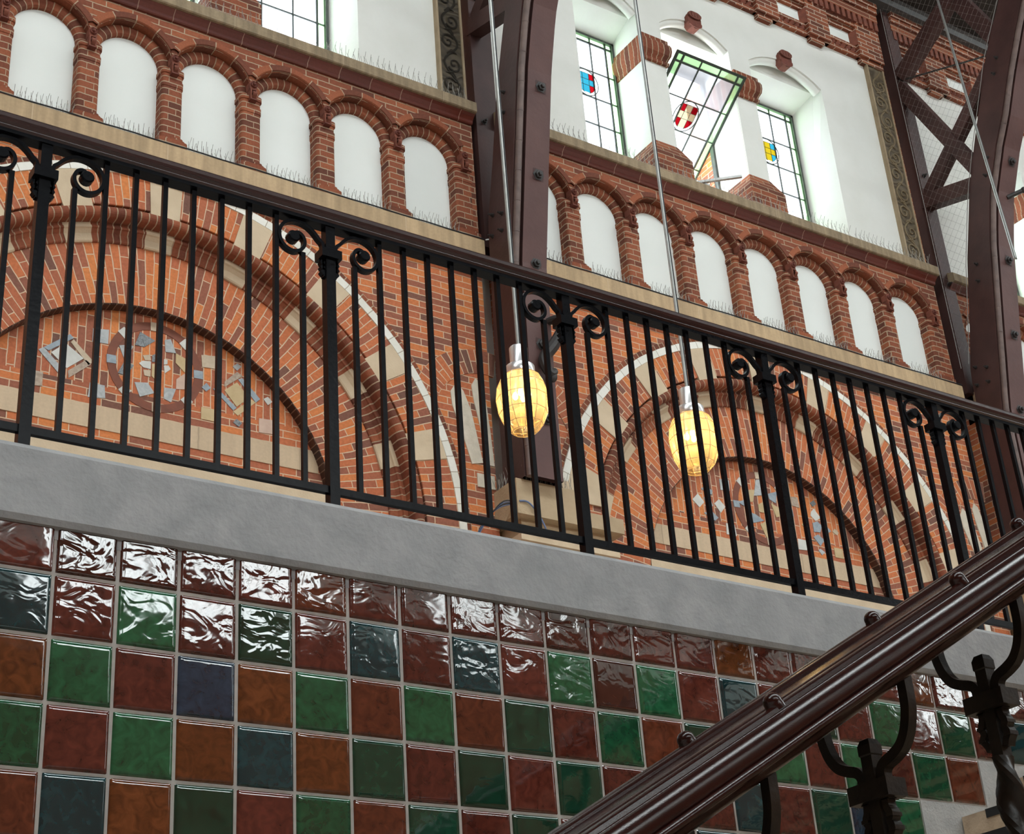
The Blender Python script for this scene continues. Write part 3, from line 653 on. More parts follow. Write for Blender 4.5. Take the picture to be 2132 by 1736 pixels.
        k.prism([(m_ + x * .92, kz + .010 + z * .42 + .052) for x, z in poly], YU - .075, YU - .05, 'keystone_brick')
        k.prism([(m_ + x * .92, kz - .010 + z * .42 - .052) for x, z in poly], YU - .065, YU - .05, 'terracotta_dark')
        for d in (-.05, -.005, .04): k.box(m_ + d - .006, m_ + d + .006, YU - .080, YU - .074, kz + .04, kz + .09, 'terracotta_dark')
        k.build('keystone', root)

def pane(bi, q):
    """leaded window: q = 0,1,2 in the bay; the middle one of bay 1 is pivoted open"""
    cx = BAYS[bi]; w0, w1 = WIN[q]; a, c = cx + w0, cx + w1
    if q == 2: c -= .075
    tilt = (bi == 1 and q == 1)
    z0, z1 = 11.97, ZH - .01
    lab = {(0, 2): 'bright leaded window with green glass edge at the top left', (0, 1): 'leaded window cut by the top edge of the photo', (1, 0): 'leaded window with blue and red shield right of the near truss', (1, 1): 'tilted open leaded window with red and cream shield',
           (1, 2): 'leaded window with yellow and blue shield near the far truss', (2, 0): 'leaded window beyond the far truss, cut by the photo edge', (0, 0): 'first leaded window of the left bay'}[(bi, q)]
    root = empty(win_name(), ((a + c) / 2, 11.1, (z0 + z1) / 2), lab, 'window', kind='structure'); loc = root.location
    hh = (z1 - z0) / 2
    if tilt: DY, DZ, PY, PZ, a_, c_ = -.81, .586, 11.1, 12.905, 9.995, 10.985; hh = .885
    else: DY, DZ, PY, PZ, a_, c_ = 0, 1, 11.1, (z0 + z1) / 2, a + .02, c - .02
    ny, nz = -DZ, DY                 # normal towards the hall
    def P(x, l, o=0): return (x, PY + DY * l + ny * o, PZ + DZ * l + nz * o)
    def slab(m_, x0, x1, l0, l1, o0, o1, mat):
        A_ = [P(x0, l0, o0), P(x1, l0, o0), P(x1, l1, o0), P(x0, l1, o0)]; B_ = [P(x0, l0, o1), P(x1, l0, o1), P(x1, l1, o1), P(x0, l1, o1)]
        m_.face(A_, mat); m_.face(B_[::-1], mat)
        for i in range(4): m_.face([A_[i], B_[i], B_[(i + 1) % 4], A_[(i + 1) % 4]], mat)
    # fixed frame
    f = mb(loc); t = .03
    for x0, x1, l0, l1 in ((a, a + t, z0, z1), (c - t, c, z0, z1), (a, c, z1 - t, z1), (a, c, z0, z0 + t)):
        f.box(x0, x1, 11.07, 11.125, l0, l1, 'window_iron')
    f.build('frame', root)
    sash = root
    bord = .095; w = c_ - a_
    cols = [a_, a_ + bord] + ([a_ + w * .36, a_ + w * .645] if tilt else [a_ + (w - 0) * .5] if w < 1.0 else [a_ + w * .34, a_ + w * .66]) + [c_ - bord, c_]
    if not tilt and w < 1.0: cols = [a_, a_ + bord, a_ + w * .36, a_ + w * .645, c_ - bord, c_]
    rows = [-hh, -hh + .10] + ([-.31, .05, .415] if tilt else [12.24 - PZ, 12.61 - PZ, 12.99 - PZ, 13.37 - PZ]) + [hh - .10, hh]
    gl = mb(loc)
    for i in range(len(cols) - 1):
        for j in range(len(rows) - 1):
            edge = i in (0, len(cols) - 2) or j in (0, len(rows) - 2)
            gl.face([P(cols[i], rows[j]), P(cols[i + 1], rows[j]), P(cols[i + 1], rows[j + 1]), P(cols[i], rows[j + 1])], 'glass_green' if edge else 'glass_clear')
    gl.build('glazing', root)
    cm = mb(loc)
    for i, x in enumerate(cols):
        ww = .016 if i in (0, len(cols) - 1) else (.011 if i in (1, len(cols) - 2) else .007)
        slab(cm, x - ww, x + ww, -hh - .01, hh + .01, -.008, .012, 'lead_came')
    for j, l in enumerate(rows):
        ww = .016 if j in (0, len(rows) - 1) else (.012 if j in (1, len(rows) - 2) else .0065)
        slab(cm, a_ - .012, c_ + .012, l - ww, l + ww, -.008, .011, 'lead_came')
    cm.build('cames', root)
    if bi == 1:
        # oval medallion with a quartered shield
        mx, ml, ra, rb = (10.46, .235, .165, .18) if tilt else (((9.19 if q == 0 else 11.92)), 13.175 - PZ, .17, .185)
        md = mb(loc)
        ring = [P(mx + ra * math.cos(2 * PI * k / 36), ml + rb * math.sin(2 * PI * k / 36), .012) for k in range(36)]
        md.tube(ring, .006, 'lead_came', n=6, closed=True)
        pal = {0: ('glass_red', 'glass_cyan', 'glass_cyan', 'glass_cyan', 'glass_red'), 1: ('glass_red', 'glass_cream', 'glass_cream', 'glass_cream', 'glass_red'), 2: ('glass_cyan', 'glass_yellow', 'glass_yellow', 'glass_yellow', 'glass_cyan')}[q]
        hw, tp, bt = .125, .135, -.15
        def half(l):                      # shield half width at height l
            if l > -.02: return hw
            t_ = (-.02 - l) / (-.02 - bt); return hw * math.sqrt(max(0, 1 - t_ ** 1.9))
        vs = [-1, -.36, .36, 1]; ls = [tp, .05, -.035, bt + .012]
        for r_ in range(3):
            for k in range(3):
                n = 6; key = pal[0] if (r_ != 1 and k != 1) else pal[1]
                if q == 0 and k == 0: key = 'glass_cyan'
                if q == 0 and r_ == 0 and k == 0: key = 'glass_cyan'
                if q == 2 and k == 0: key = 'glass_yellow'
                for s_ in range(n):
                    la, lb = lerp(ls[r_], ls[r_ + 1], s_ / n), lerp(ls[r_], ls[r_ + 1], (s_ + 1) / n)
                    def xx(v, l): return mx + max(-half(l), min(half(l), v * hw))
                    md.face([P(xx(vs[k], la), ml + la, .01), P(xx(vs[k + 1], la), ml + la, .01), P(xx(vs[k + 1], lb), ml + lb, .01), P(xx(vs[k], lb), ml + lb, .01)], key)
        for v in vs[1:3]: slab(md, mx + v * hw - .0022, mx + v * hw + .0022, ml + bt, ml + tp, .010, .014, 'lead_came')
        for l in ls[1:3]: slab(md, mx - hw, mx + hw, ml + l - .0022, ml + l + .0022, .010, .014, 'lead_came')
        out = [P(mx - hw, ml + tp, .012), P(mx + hw, ml + tp, .012)] + [P(mx + half(l), ml + l, .012) for l in [tp - .01 - (tp - bt) * i / 20 for i in range(1, 20)]] + [P(mx, ml + bt, .012)] + [P(mx - half(l), ml + l, .012) for l in [tp - .01 - (tp - bt) * i / 20 for i in range(19, 0, -1)]]
        md.tube(out, .003, 'lead_came', n=5, closed=True)
        for k in range(8):
            an = PI / 8 + k * PI / 4
            md.tube([P(mx + .92 * hw * math.cos(an), ml + (.13 if math.sin(an) > 0 else .12) * math.sin(an), .012), P(mx + ra * math.cos(an), ml + rb * math.sin(an), .012)], .002, 'lead_came', n=5)
        md.build('heraldic_medallion', root)
    if tilt:
        ar = mb(loc)
        ar.bar([(10.42, 10.90, 12.075), (10.86, 10.56, 12.10)], .035, .03, 'galv', ax=(0, 0, 1))
        ar.box(10.44, 10.62, 10.84, 10.90, 12.03, 12.09, 'galv'); ar.bar([(10.30, 10.99, 12.06), (10.50, 10.84, 12.06)], .022, .022, 'galv', ax=(0, 0, 1))
        ar.build('window_opener', root)
        jb = mb(loc); jb.box(10.99, 11.06, 11.12, 11.42, 11.9, 13.9, 'brick'); jb.build('outer_jamb', root)

def frieze(bi):
    cx = BAYS[bi]; lo, hi = cx - HALF, cx + HALF
    root = empty(trim_name(), (cx, YU, 14.7), ['corbelled brick frieze high above the left bay', 'corbelled brick frieze with small white panels under the roof between the trusses', 'corbelled brick frieze beyond the far truss'][bi], 'frieze', kind='structure'); loc = root.location
    f = mb(loc)
    yf = YU - .05
    f.box(lo, hi, yf, YU + .02, 14.78, 14.85, 'brick_frieze')
    f.box(lo, hi, yf - .005, YU + .02, 14.915, 14.97, 'brick_frieze')
    f.box(lo, hi, YU - .01, YU + .02, 14.85, 14.915, 'terracotta_dark')
    f.box(lo, hi, yf, YU + .02, 15.19, 15.25, 'brick_frieze')
    f.box(lo, hi, yf - .045, YU + .02, 15.25, 15.31, 'brick_frieze')
    f.box(lo, hi, YU - .02, YU + .02, 15.31, 15.45, 'terracotta_dark')
    f.box(lo, hi, yf - .085, YU + .02, 15.45, 15.58, 'brick_header')
    f.box(lo, hi, yf - .11, YU + .02, 15.58, 15.66, 'brick_frieze')
    f.box(lo, hi, yf - .13, YU + .02, 15.66, 15.74, 'brick_frieze')
    f.build('brick_courses', root)
    x = lo + .02; d = mb(loc)
    while x < hi - .05:
        d.prism([(x, 15.31), (x + .055, 15.31), (x + .055, 15.45), (x, 15.45)], yf - .085, YU, 'terracotta'); x += .098
    d.build('dentils', root)
    x = lo + .03; z = mb(loc)
    while x < hi - .08:
        A_ = [(x, yf + .03, 14.85), (x + .042, yf - .02, 14.85), (x + .084, yf + .03, 14.85)]
        for i in range(2): z.face([A_[i], A_[i + 1], (A_[i + 1][0], A_[i + 1][1], 14.915), (A_[i][0], A_[i][1], 14.915)], 'terracotta')
        z.face(A_, 'terracotta'); x += .088
    z.build('dog_tooth_course', root)
    k = 0
    px = cx + 2.89
    while px - .44 > lo:
        p = mb(loc); w = .185
        l, r = px - w, (hi if k == 0 else px + w)
        p.box(l, r, yf - .055, YU, 14.78, 15.60, 'brick_frieze'); p.box(l + .03, r - (.0 if k == 0 else .10), yf - .02, YU, 14.71, 14.78, 'brick_frieze'); p.build('brick_pier', root)
        q = mb(loc); q.box(px - .69, px - w, YU - .008, YU + .02, 14.97, 15.19, 'panel_white'); q.build('white_panel', root)
        s_ = mb(loc)
        s_.face([(px - w, yf - .05, 14.955), (px - w - .05, YU - .008, 14.975), (px - w - .05, YU - .008, 15.18), (px - w, yf - .05, 15.2)], 'terracotta'); s_.build('panel_splay', root)
        px -= .875; k += 1

def carved(x0, x1, lab, mat='carved_strip'):
    o = mb(); 
    def q(x, y): return (x * 2.0, y)
    o.box(x0, x1, YU - .045, YU + .01, 11.7, 14.72, mat)
    o.box(x0 - .012, x0 + .012, YU - .06, YU, 11.7, 14.72, 'ledge_stone'); o.box(x1 - .012, x1 + .012, YU - .06, YU, 11.7, 14.72, 'ledge_stone')
    xc, wd, per, y = (x0 + x1) / 2, (x1 - x0) * .30, .56, YU - .047
    rm = 'carved_relief' if mat == 'carved_strip' else mat
    N_ = 120
    o.tube([(xc + wd * math.sin(2 * PI * (11.75 + 2.94 * i / N_) / per), y, 11.75 + 2.94 * i / N_) for i in range(N_ + 1)], .013, rm, n=6)
    k = 0; z = 11.75 + per * .25
    while z < 14.6:
        s = 1 if k % 2 == 0 else -1
        zz = (int(11.75 / (per / 2)) + k + 1) * per / 2 + per * .0
        s = -1 if math.sin(2 * PI * (zz + per * .25) / per) > 0 else 1
        c = (xc + s * wd * .35, zz + per * .25)
        if c[1] < 14.62:
            o.tube([(c[0] + (.085 - .075 * t / 22) * math.cos(s * (-.6 - 8.2 * t / 22)) * -s, y - .004, c[1] + (.085 - .075 * t / 22) * math.sin(s * (-.6 - 8.2 * t / 22)) * 1.15) for t in range(23)], lambda t: .013 - .006 * t, rm, n=6)
            o.tube([(c[0] - s * .10, y, c[1] - .13), (c[0] - s * .03, y - .006, c[1] - .115), (c[0] + s * .02, y, c[1] - .16)], lambda t: .004 + .014 * math.sin(PI * t), rm, n=6)
        z += per / 2; k += 1
    tag(o.build(trim_name()), lab, 'carved strip', kind='structure')

for bi in range(3):
    arcade(bi); courses(bi); big_arch(bi); upper(bi)
for bi, q in ((0, 0), (0, 1), (0, 2), (1, 0), (1, 1), (1, 2), (2, 0)): pane(bi, q)
frieze(1); frieze(2)
spandrel(0, 'r'); spandrel(1, 'l'); spandrel(1, 'r')
carved(BAYS[0] + HALF - .29, BAYS[0] + HALF - .01, 'carved scroll strip on the wall left of the near truss', 'carved_dark')
carved(BAYS[1] + HALF - .29, BAYS[1] + HALF - .01, 'carved scroll strip on the wall left of the far truss')

# ---- stone corbel that carries the near truss, and the same under the far one
def foot(bx, lab):
    root = empty(trim_name(), (bx, YW, 7.1), lab, 'corbel', kind='structure'); loc = root.location
    a = mb(loc); a.box(bx - .055, bx + .62, 10.15, YW + .27, 7.23, 7.42, 'tan_stone'); a.build('upper_block', root)
    c = mb(loc); c.box(bx - .06, bx + 1.07, 10.145, YW + .27, 7.09, 7.23, 'tan_stone'); c.build('lower_block', root)
    d = mb(loc); d.box(bx + .62, bx + 1.10, 10.40, YW + .1, 7.46, 7.64, 'cream_stone'); d.box(bx + .62, bx + 1.05, 10.42, YW + .1, 7.23, 7.46, 'brick'); d.build('impost', root)
    e = mb(loc); e.box(bx + .03, bx + .98, 10.24, YW + .27, 6.93, 7.09, 'tan_stone'); e.build('bed_block', root)
    g = mb(loc); g.box(bx - .02, bx + 1.02, 10.18, YW + .27, 6.87, 6.93, 'cream_stone'); g.box(bx + .06, bx + .95, 10.26, YW + .27, 6.4, 6.87, 'tan_stone'); g.build('bed_moulding', root)
foot(7.2, 'rough tan stone corbel under the foot of the near truss')
foot(13.72, 'stone corbel under the foot of the far truss')

# ---- roof
b = mb()
for y0, z0, y1, z1 in ((11.3, 15.62, 0.3, 21.8), (-14.9, 15.62, -2.7, 21.8)):
    b.face([(-16, y0, z0), (41, y0, z0), (41, y1, z1), (-16, y1, z1)], 'roof_board')
    b.face([(-16, y0, z0 + .2), (41, y0, z0 + .2), (41, y1, z1 + .2), (-16, y1, z1 + .2)], 'roof_board')
for k in range(29): b.box(-16 + 2 * k, -15.93 + 2 * k, -3.6, 1.2, 21.76, 21.84, 'roof_board')
tag(b.build('ceiling'), 'dark boarded roof with a glazed ridge high over the hall', 'ceiling', kind='structure')
b = mb(); b.box(BAYS[0] - HALF, BAYS[2] + HALF, YU - .26, YU + .3, 15.74, 15.84, 'lead_grey'); b.box(BAYS[0] - HALF, BAYS[2] + HALF, YU - .20, YU + .1, 15.84, 16.0, 'roof_board')
tag(b.build(trim_name()), 'grey flashed wall plate under the roof boards', 'wall plate', kind='structure')

# ---- the far side of the hall, behind the camera, with its own row of tall windows
b = mb()
b.box(-16, 41, -14.9, -14.6, 0, 11.5, 'hall_brick')
e = [-16] + [x for p in OPP for x in p] + [41]
for i in range(0, len(e), 2): b.box(e[i], e[i + 1], -14.9, -14.6, 11.5, 15.9, 'plaster')
b.box(-16, 41, -14.9, -14.6, 15.1, 15.9, 'plaster')
for p in OPP:
    w = p[1] - p[0]
    for t in (.30, .66): b.box(p[0] + w * t - .05, p[0] + w * t + .05, -14.9, -14.55, 11.5, 15.1, 'plaster')
    for k in range(1, 12): b.box(p[0] + w * k / 12 - .01, p[0] + w * k / 12 + .01, -14.78, -14.74, 11.5, 15.1, 'lead_came')
    for k in range(1, 8): b.box(p[0], p[1], -14.78, -14.74, 11.5 + .45 * k, 11.515 + .45 * k, 'lead_came')
tag(b.build('wall_front'), 'far wall of the hall with tall windows, behind the camera', 'wall', kind='structure')
b = mb(); b.box(-16.3, -16, -14.9, 11, 0, 20, 'hall_brick'); tag(b.build('wall_left'), 'left end wall of the hall', 'wall', kind='structure')
b = mb(); b.box(41, 41.3, -14.9, 11, 0, 20, 'hall_brick'); tag(b.build('wall_right'), 'right end wall of the hall', 'wall', kind='structure')

# ================================================================== tiled stair wall, kerb, stairs
TX0, TZ0, TS, YT = 1.2124, 3.4893, .2, 4.4615
PALG = {'g': (.014, .085, .036), 't': (.008, .036, .040), 'd': (.008, .040, .022), 'b': (.018, .034, .055), 'h': (.010, .060, .026)}
PALB = {'m': (.085, .020, .013), 'o': (.120, .036, .011), 'k': (.055, .016, .010), 'r': (.100, .026, .012)}
SPEC = {(0, 1): 't', (2, 1): 'g', (4, 1): 'd', (6, 1): 't', (8, 1): 't', (10, 1): 'g', (12, 1): 'g', (14, 1): 't', (1, 2): 'g', (3, 2): 'b', (5, 2): 'g', (7, 2): 'g', (9, 2): 'd', (11, 2): 'h', (13, 2): 'd',
        (0, 3): 'h', (2, 3): 'g', (4, 3): 't', (6, 3): 'd', (8, 3): 'd', (10, 3): 'd', (12, 3): 't', (1, 4): 't', (3, 4): 'd', (5, 4): 'h', (7, 4): 'd', (9, 4): 'd', (17, 3): 'b',
        (0, 2): 'o', (2, 2): 'm', (4, 2): 'o', (6, 2): 'r', (8, 2): 'r', (1, 3): 'm', (3, 3): 'o', (5, 3): 'o', (7, 3): 'm', (9, 3): 'm', (0, 4): 'r', (2, 4): 'o', (4, 4): 'm', (6, 4): 'r', (8, 4): 'm',
        (1, 1): 'm', (3, 1): 'm', (5, 1): 'm', (7, 1): 'm', (9, 1): 'm', (11, 1): 'k', (13, 1): 'm', (15, 1): 'm', (8, 0): 'm', (9, 0): 'm', (10, 0): 'k', (11, 0): 'm', (12, 0): 'm', (13, 0): 'm', (0, 0): 'm', (1, 0): 'k', (2, 0): 'k', (3, 0): 'm', (4, 0): 'm', (5, 0): 'r', (6, 0): 'm', (7, 0): 'm'}
WAVY = {(0, 0): .35, (1, 0): 1.25, (2, 0): .95, (3, 0): .7, (4, 0): 1.1, (5, 0): 1.2, (6, 0): .35, (7, 0): .35, (8, 0): .9, (9, 0): .8, (10, 0): 1.0, (11, 0): .8, (12, 0): 1.0, (0, 1): .3, (1, 1): .75, (2, 1): .5, (3, 1): .5, (4, 1): 1.0, (5, 1): .4, (8, 1): .9, (9, 1): .6, (10, 1): .9}
g = mb(); g.box(-8, 9.2, YT - .002, YT + .26, -.25 + .25, 3.80, 'grout'); cols, wav = [], []
root = empty('wall_stairs', (2.5, YT, 0), 'wall of dark glossy green and brown checkered tiles beside the stairs', 'tiled wall', kind='structure')
t = mb(root.location)
G = [0, .02, .05, .08, .10, .90, .92, .95, .98, 1]; HT = [0, .65, .95, .995, 1, 1, .995, .95, .65, 0]
r7 = random.Random(11)
for i in range(-14, 38):
    lim = 2 + (-1 if i < 19 else 0)
    zmin = TZ0 - 2 * TS + TS * math.floor((i - 19) / 2) if i > 10 else -9
    for k in range(0, 9):
        zt = TZ0 + TS * (1 - k); zb = zt - TS
        if zb < zmin - .01 or zb < 1.2: continue
        green = k > 0 and (i + k) % 2 == 1
        key = SPEC.get((i, k)) or r7.choice('gghhdt' if green else 'mmro')
        c = (PALG if key in PALG else PALB)[key]; v = 1 + r7.uniform(-.15, .15)
        m_ = .0045; x0 = TX0 + TS * i + m_; x1 = x0 + TS - 2 * m_; z0, z1 = zb + m_, zt - m_
        tx, tz = r7.uniform(-.002, .002), r7.uniform(-.002, .002)
        rows = [[(lerp(x0, x1, gx), YT - .001 - .0085 * min(HT[a], HT[b_]) - (tx * (gx - .5) + tz * (gz - .5)), lerp(z0, z1, gz)) for a, gx in enumerate(G)] for b_, gz in enumerate(G)]
        t.grid(rows, 'glaze'); cols += [(c[0] * v, c[1] * v, c[2] * v, 1)] * 100
        wav += [WAVY.get((i, k), .6 if k == 0 else (.34 if k < 2 else .16)) * r7.uniform(.85, 1.15)] * 100
g.build('grout_bed').parent = root
for ch in root.children: ch.location = (-2.5, -YT, 0)
t.build('tile_facing', root, attrs={'tcol': ('FLOAT_COLOR', 'POINT', cols), 'twav': ('FLOAT', 'POINT', wav)})
b = mb()
b.xsweep([(4.43, 3.655), (4.43, 3.875), (4.436, 3.889), (4.45, 3.893), (4.86, 3.893), (4.86, 3.60), (YT - .004, 3.60), (YT - .004, 3.632), (4.44, 3.636)], -8, 11, 'concrete')
tag(b.build(trim_name()), 'smooth grey concrete kerb beam that carries the black railing', 'kerb', kind='structure')
# grey plaster skirting stepped along the stairs and the stairs themselves
RISE, RUN, X5, Z5 = .16, .279, 5.232, 3.03
b = mb()
for i in range(11, 38):
    zt = TZ0 - 2 * TS + TS * math.floor((i - 19) / 2)
    x0 = TX0 + TS * i
    b.box(x0, x0 + TS, YT - .006, YT + .02, max(0, zt - .55), zt - .003, 'grey_plaster')
tag(b.build('baseboard_stairs'), 'grey plaster skirting stepped along the tiles above the stairs', 'skirting', kind='structure')
root = empty('staircase', (3, 3.0, 0), 'beige stone stairs with black nosing strips at the lower right corner', 'stairs', kind='structure')
for k in range(-18, 6):
    x = X5 + RUN * k; z = Z5 + RISE * k
    s = mb(root.location)
    x1 = x + RUN + .02 if k < 5 else 9.2
    zb = z - RISE - .12 if k > -17 else 0
    s.box(x, x1, 1.55, YT - .012, max(0, zb), z, 'stair_stone')
    o = s.build('step', root)
    q = mb(root.location); q.box(x - .004, x + .05, 1.75, 4.32, z - .032, z + .002, 'black_strip'); q.build('nosing_strip', o)

# ================================================================== black iron railing on the kerb
YR = 4.54
ZB, ZRB = 3.893, 5.097
root = empty('gallery_railing', (3.5, YR, ZB), 'black iron railing with scrolls and a mahogany handrail along the gallery edge', 'railing')
loc = root.location
PX = [1.31 + 1.0975 * k for k in range(-3, 7)]
h = mb(loc)
h.xsweep([(YR - .034, 5.137), (YR - .028, 5.128), (YR - .030, 5.122), (YR - .022, 5.112), (YR + .022, 5.112), (YR + .030, 5.122), (YR + .028, 5.128), (YR + .034, 5.137), (YR + .038, 5.150), (YR + .036, 5.165), (YR + .028, 5.176), (YR + .014, 5.182), (YR - .014, 5.182), (YR - .028, 5.176), (YR - .036, 5.165), (YR - .038, 5.150)], PX[0] - .06, PX[-1] + .6, 'mahogany_rail')
for p in h.sm: pass
h.build('handrail', root)
a = mb(loc); a.box(PX[0] - .02, PX[-1] + .6, YR - .025, YR + .025, ZRB, 5.112, 'iron'); a.build('top_bar', root)
a = mb(loc); a.box(PX[0] - .02, PX[-1] + .6, YR - .010, YR + .010, 3.978, 4.005, 'iron'); a.build('bottom_bar', root)
SCR = [(.022, 4.90), (.026, 4.94), (.027, 5.012), (.045, 5.035), (.068, 5.062), (.098, 5.082), (.132, 5.088), (.163, 5.081), (.190, 5.063), (.206, 5.034), (.208, 5.002), (.196, 4.973), (.174, 4.955), (.147, 4.950), (.122, 4.961), (.107, 4.982), (.104, 5.006), (.113, 5.028), (.130, 5.038), (.145, 5.032)]
def smooth(P, n=3):
    out = []
    for i in range(len(P) - 1):
        p0, p1, p2, p3 = P[max(i - 1, 0)], P[i], P[i + 1], P[min(i + 2, len(P) - 1)]
        for k in range(n):
            t_ = k / n
            out.append(tuple(.5 * (2 * p1[d] + (p2[d] - p0[d]) * t_ + (2 * p0[d] - 5 * p1[d] + 4 * p2[d] - p3[d]) * t_ ** 2 + (3 * p1[d] - p0[d] - 3 * p2[d] + p3[d]) * t_ ** 3) for d in range(len(p1))))
    return out + [P[-1]]
SC = smooth(SCR)
def make_post(x):
    p = mb(loc); w = .0195
    p.box(x - w, x + w, YR - w, YR + w, ZB - .002, ZRB, 'iron')
    for q in range(4): pass
    o = p.build('post', root)
    c = mb(loc)
    c.box(x - .042, x + .042, YR - .032, YR + .032, 4.952, 4.990, 'iron')
    c.face([(x - .042, YR - .032, 4.99), (x + .042, YR - .032, 4.99), (x + .022, YR - .022, 4.998), (x - .022, YR - .022, 4.998)], 'iron')
    c.build('collar', o)
    for s in (-1, 1):
        q = mb(loc); q.bar([(x + s * u, YR, z) for u, z in SC], .0135, .024, 'iron')
        n = 14; rows = [[(x + s * .150 + r_ * math.cos(2 * PI * i / n), y_, 5.014 + r_ * math.sin(2 * PI * i / n)) for i in range(n)] for r_, y_ in ((.001, YR - .019), (.020, YR - .019), (.0245, YR - .014), (.0245, YR + .014), (.020, YR + .019), (.001, YR + .019))]
        q.grid(rows, 'iron', cj=True, smooth=False)
        q.build('scroll', o)
        l = mb(loc)
        for j in range(3):
            z = 4.948 - j * .021
            l.bar([(x + s * (.026 - j * .001), YR, z), (x + s * (.035 - j * .001), YR, z - .016), (x + s * (.029 - j * .002), YR, z - .024)], .013, .024, 'iron')
        l.bar([(x + s * .023, YR, 4.95), (x + s * .024, YR, 4.885), (x + s * .022, YR, 4.872)], .010, .022, 'iron')
        l.build('leaf_end', o)
    return o
for x in PX: make_post(x)
for i in range(len(PX)):
    for j in range(1, 10):
        if i == len(PX) - 1 and j > 5: continue
        x = PX[i] + 1.0975 * j / 10
        q = mb(loc); w = .0092; zt = 4.956 if j in (1, 9) else ZRB
        q.box(x - w, x + w, YR - w, YR + w, 4.004, zt, 'iron'); q.build('baluster', root)

# ================================================================== wide mahogany stair rail on forked iron posts
SL = math.tan(math.radians(29.8)); CS = math.cos(math.radians(29.8))
XH, YH, ZH_ = 3.213, 3.0, 2.945
root = empty('stair_railing', (XH, YH, 1.9), 'thick polished mahogany stair rail on forked wrought iron posts, nearest the camera', 'stair rail')
loc = root.location
half = [(0, .066), (.098, .066), (.100, .074), (.108, .080), (.120, .083), (.132, .080), (.140, .074), (.142, .064), (.156, .064), (.158, .074), (.168, .081), (.182, .081), (.192, .074), (.194, .062), (.204, .061)]
half += [(.194 + .044 * math.sin(t), .017 + .044 * math.cos(t)) for t in [.25 + (PI / 2 - .25) * i / 9 for i in range(10)]] + [(.238, -.004), (.234, -.011)]
half += [(.238 + .0135 * math.sin(t), -.025 + .0135 * math.cos(t)) for t in [.15 + (PI - .3) * i / 10 for i in range(11)]]
half += [(.231, -.042), (.222, -.053), (.208, -.063), (.190, -.070), (.165, -.074), (.06, -.075), (0, -.075)]
prof = half + [(-u, v) for u, v in half[::-1][1:-1]]
prof = [(u, v) for u, v in prof]
D = Vector((CS, 0, math.sin(math.radians(29.8)))); NN = Vector((-D.z, 0, D.x))
h = mb(loc)
c0 = Vector((XH, YH, ZH_))
def secpt(s, u, v): return c0 + D * s + Vector((0, u, 0)) + NN * (v * CS)
ss = [-3.6 + .3 * i for i in range(25)]
closed = prof + [prof[0]]
rows = [[secpt(s, u, v) for u, v in prof] for s in ss]
h.grid(rows, 'mahogany', cj=True, smooth=True)
h.face([secpt(ss[0], u, v) for u, v in prof][::-1], 'mahogany'); h.face([secpt(ss[-1], u, v) for u, v in prof], 'mahogany')
h.build('handrail', root)
def make_knob(s, u):
    k = mb(loc); p = secpt(s, u, .080)
    R = [(.026, -.012), (.026, .002), (.0245, .006)] + [(.0245 * math.cos(a), .010 + .022 * math.sin(a)) for a in [lerp(.0, PI / 2 - .02, i / 8) for i in range(9)]]
    rows = [[p + NN * z + Vector((0, r * math.sin(2 * PI * i / 16), 0)) + D * (r * math.cos(2 * PI * i / 16)) for i in range(16)] for r, z in R]
    k.grid(rows, 'mahogany', cj=True); return k.build('stud', root)
for X in (1.18, 1.975, 2.772, 3.561, 4.355, 5.15):
    for u in (-.172, .172):
        make_knob((X - XH) / CS - .02, u)
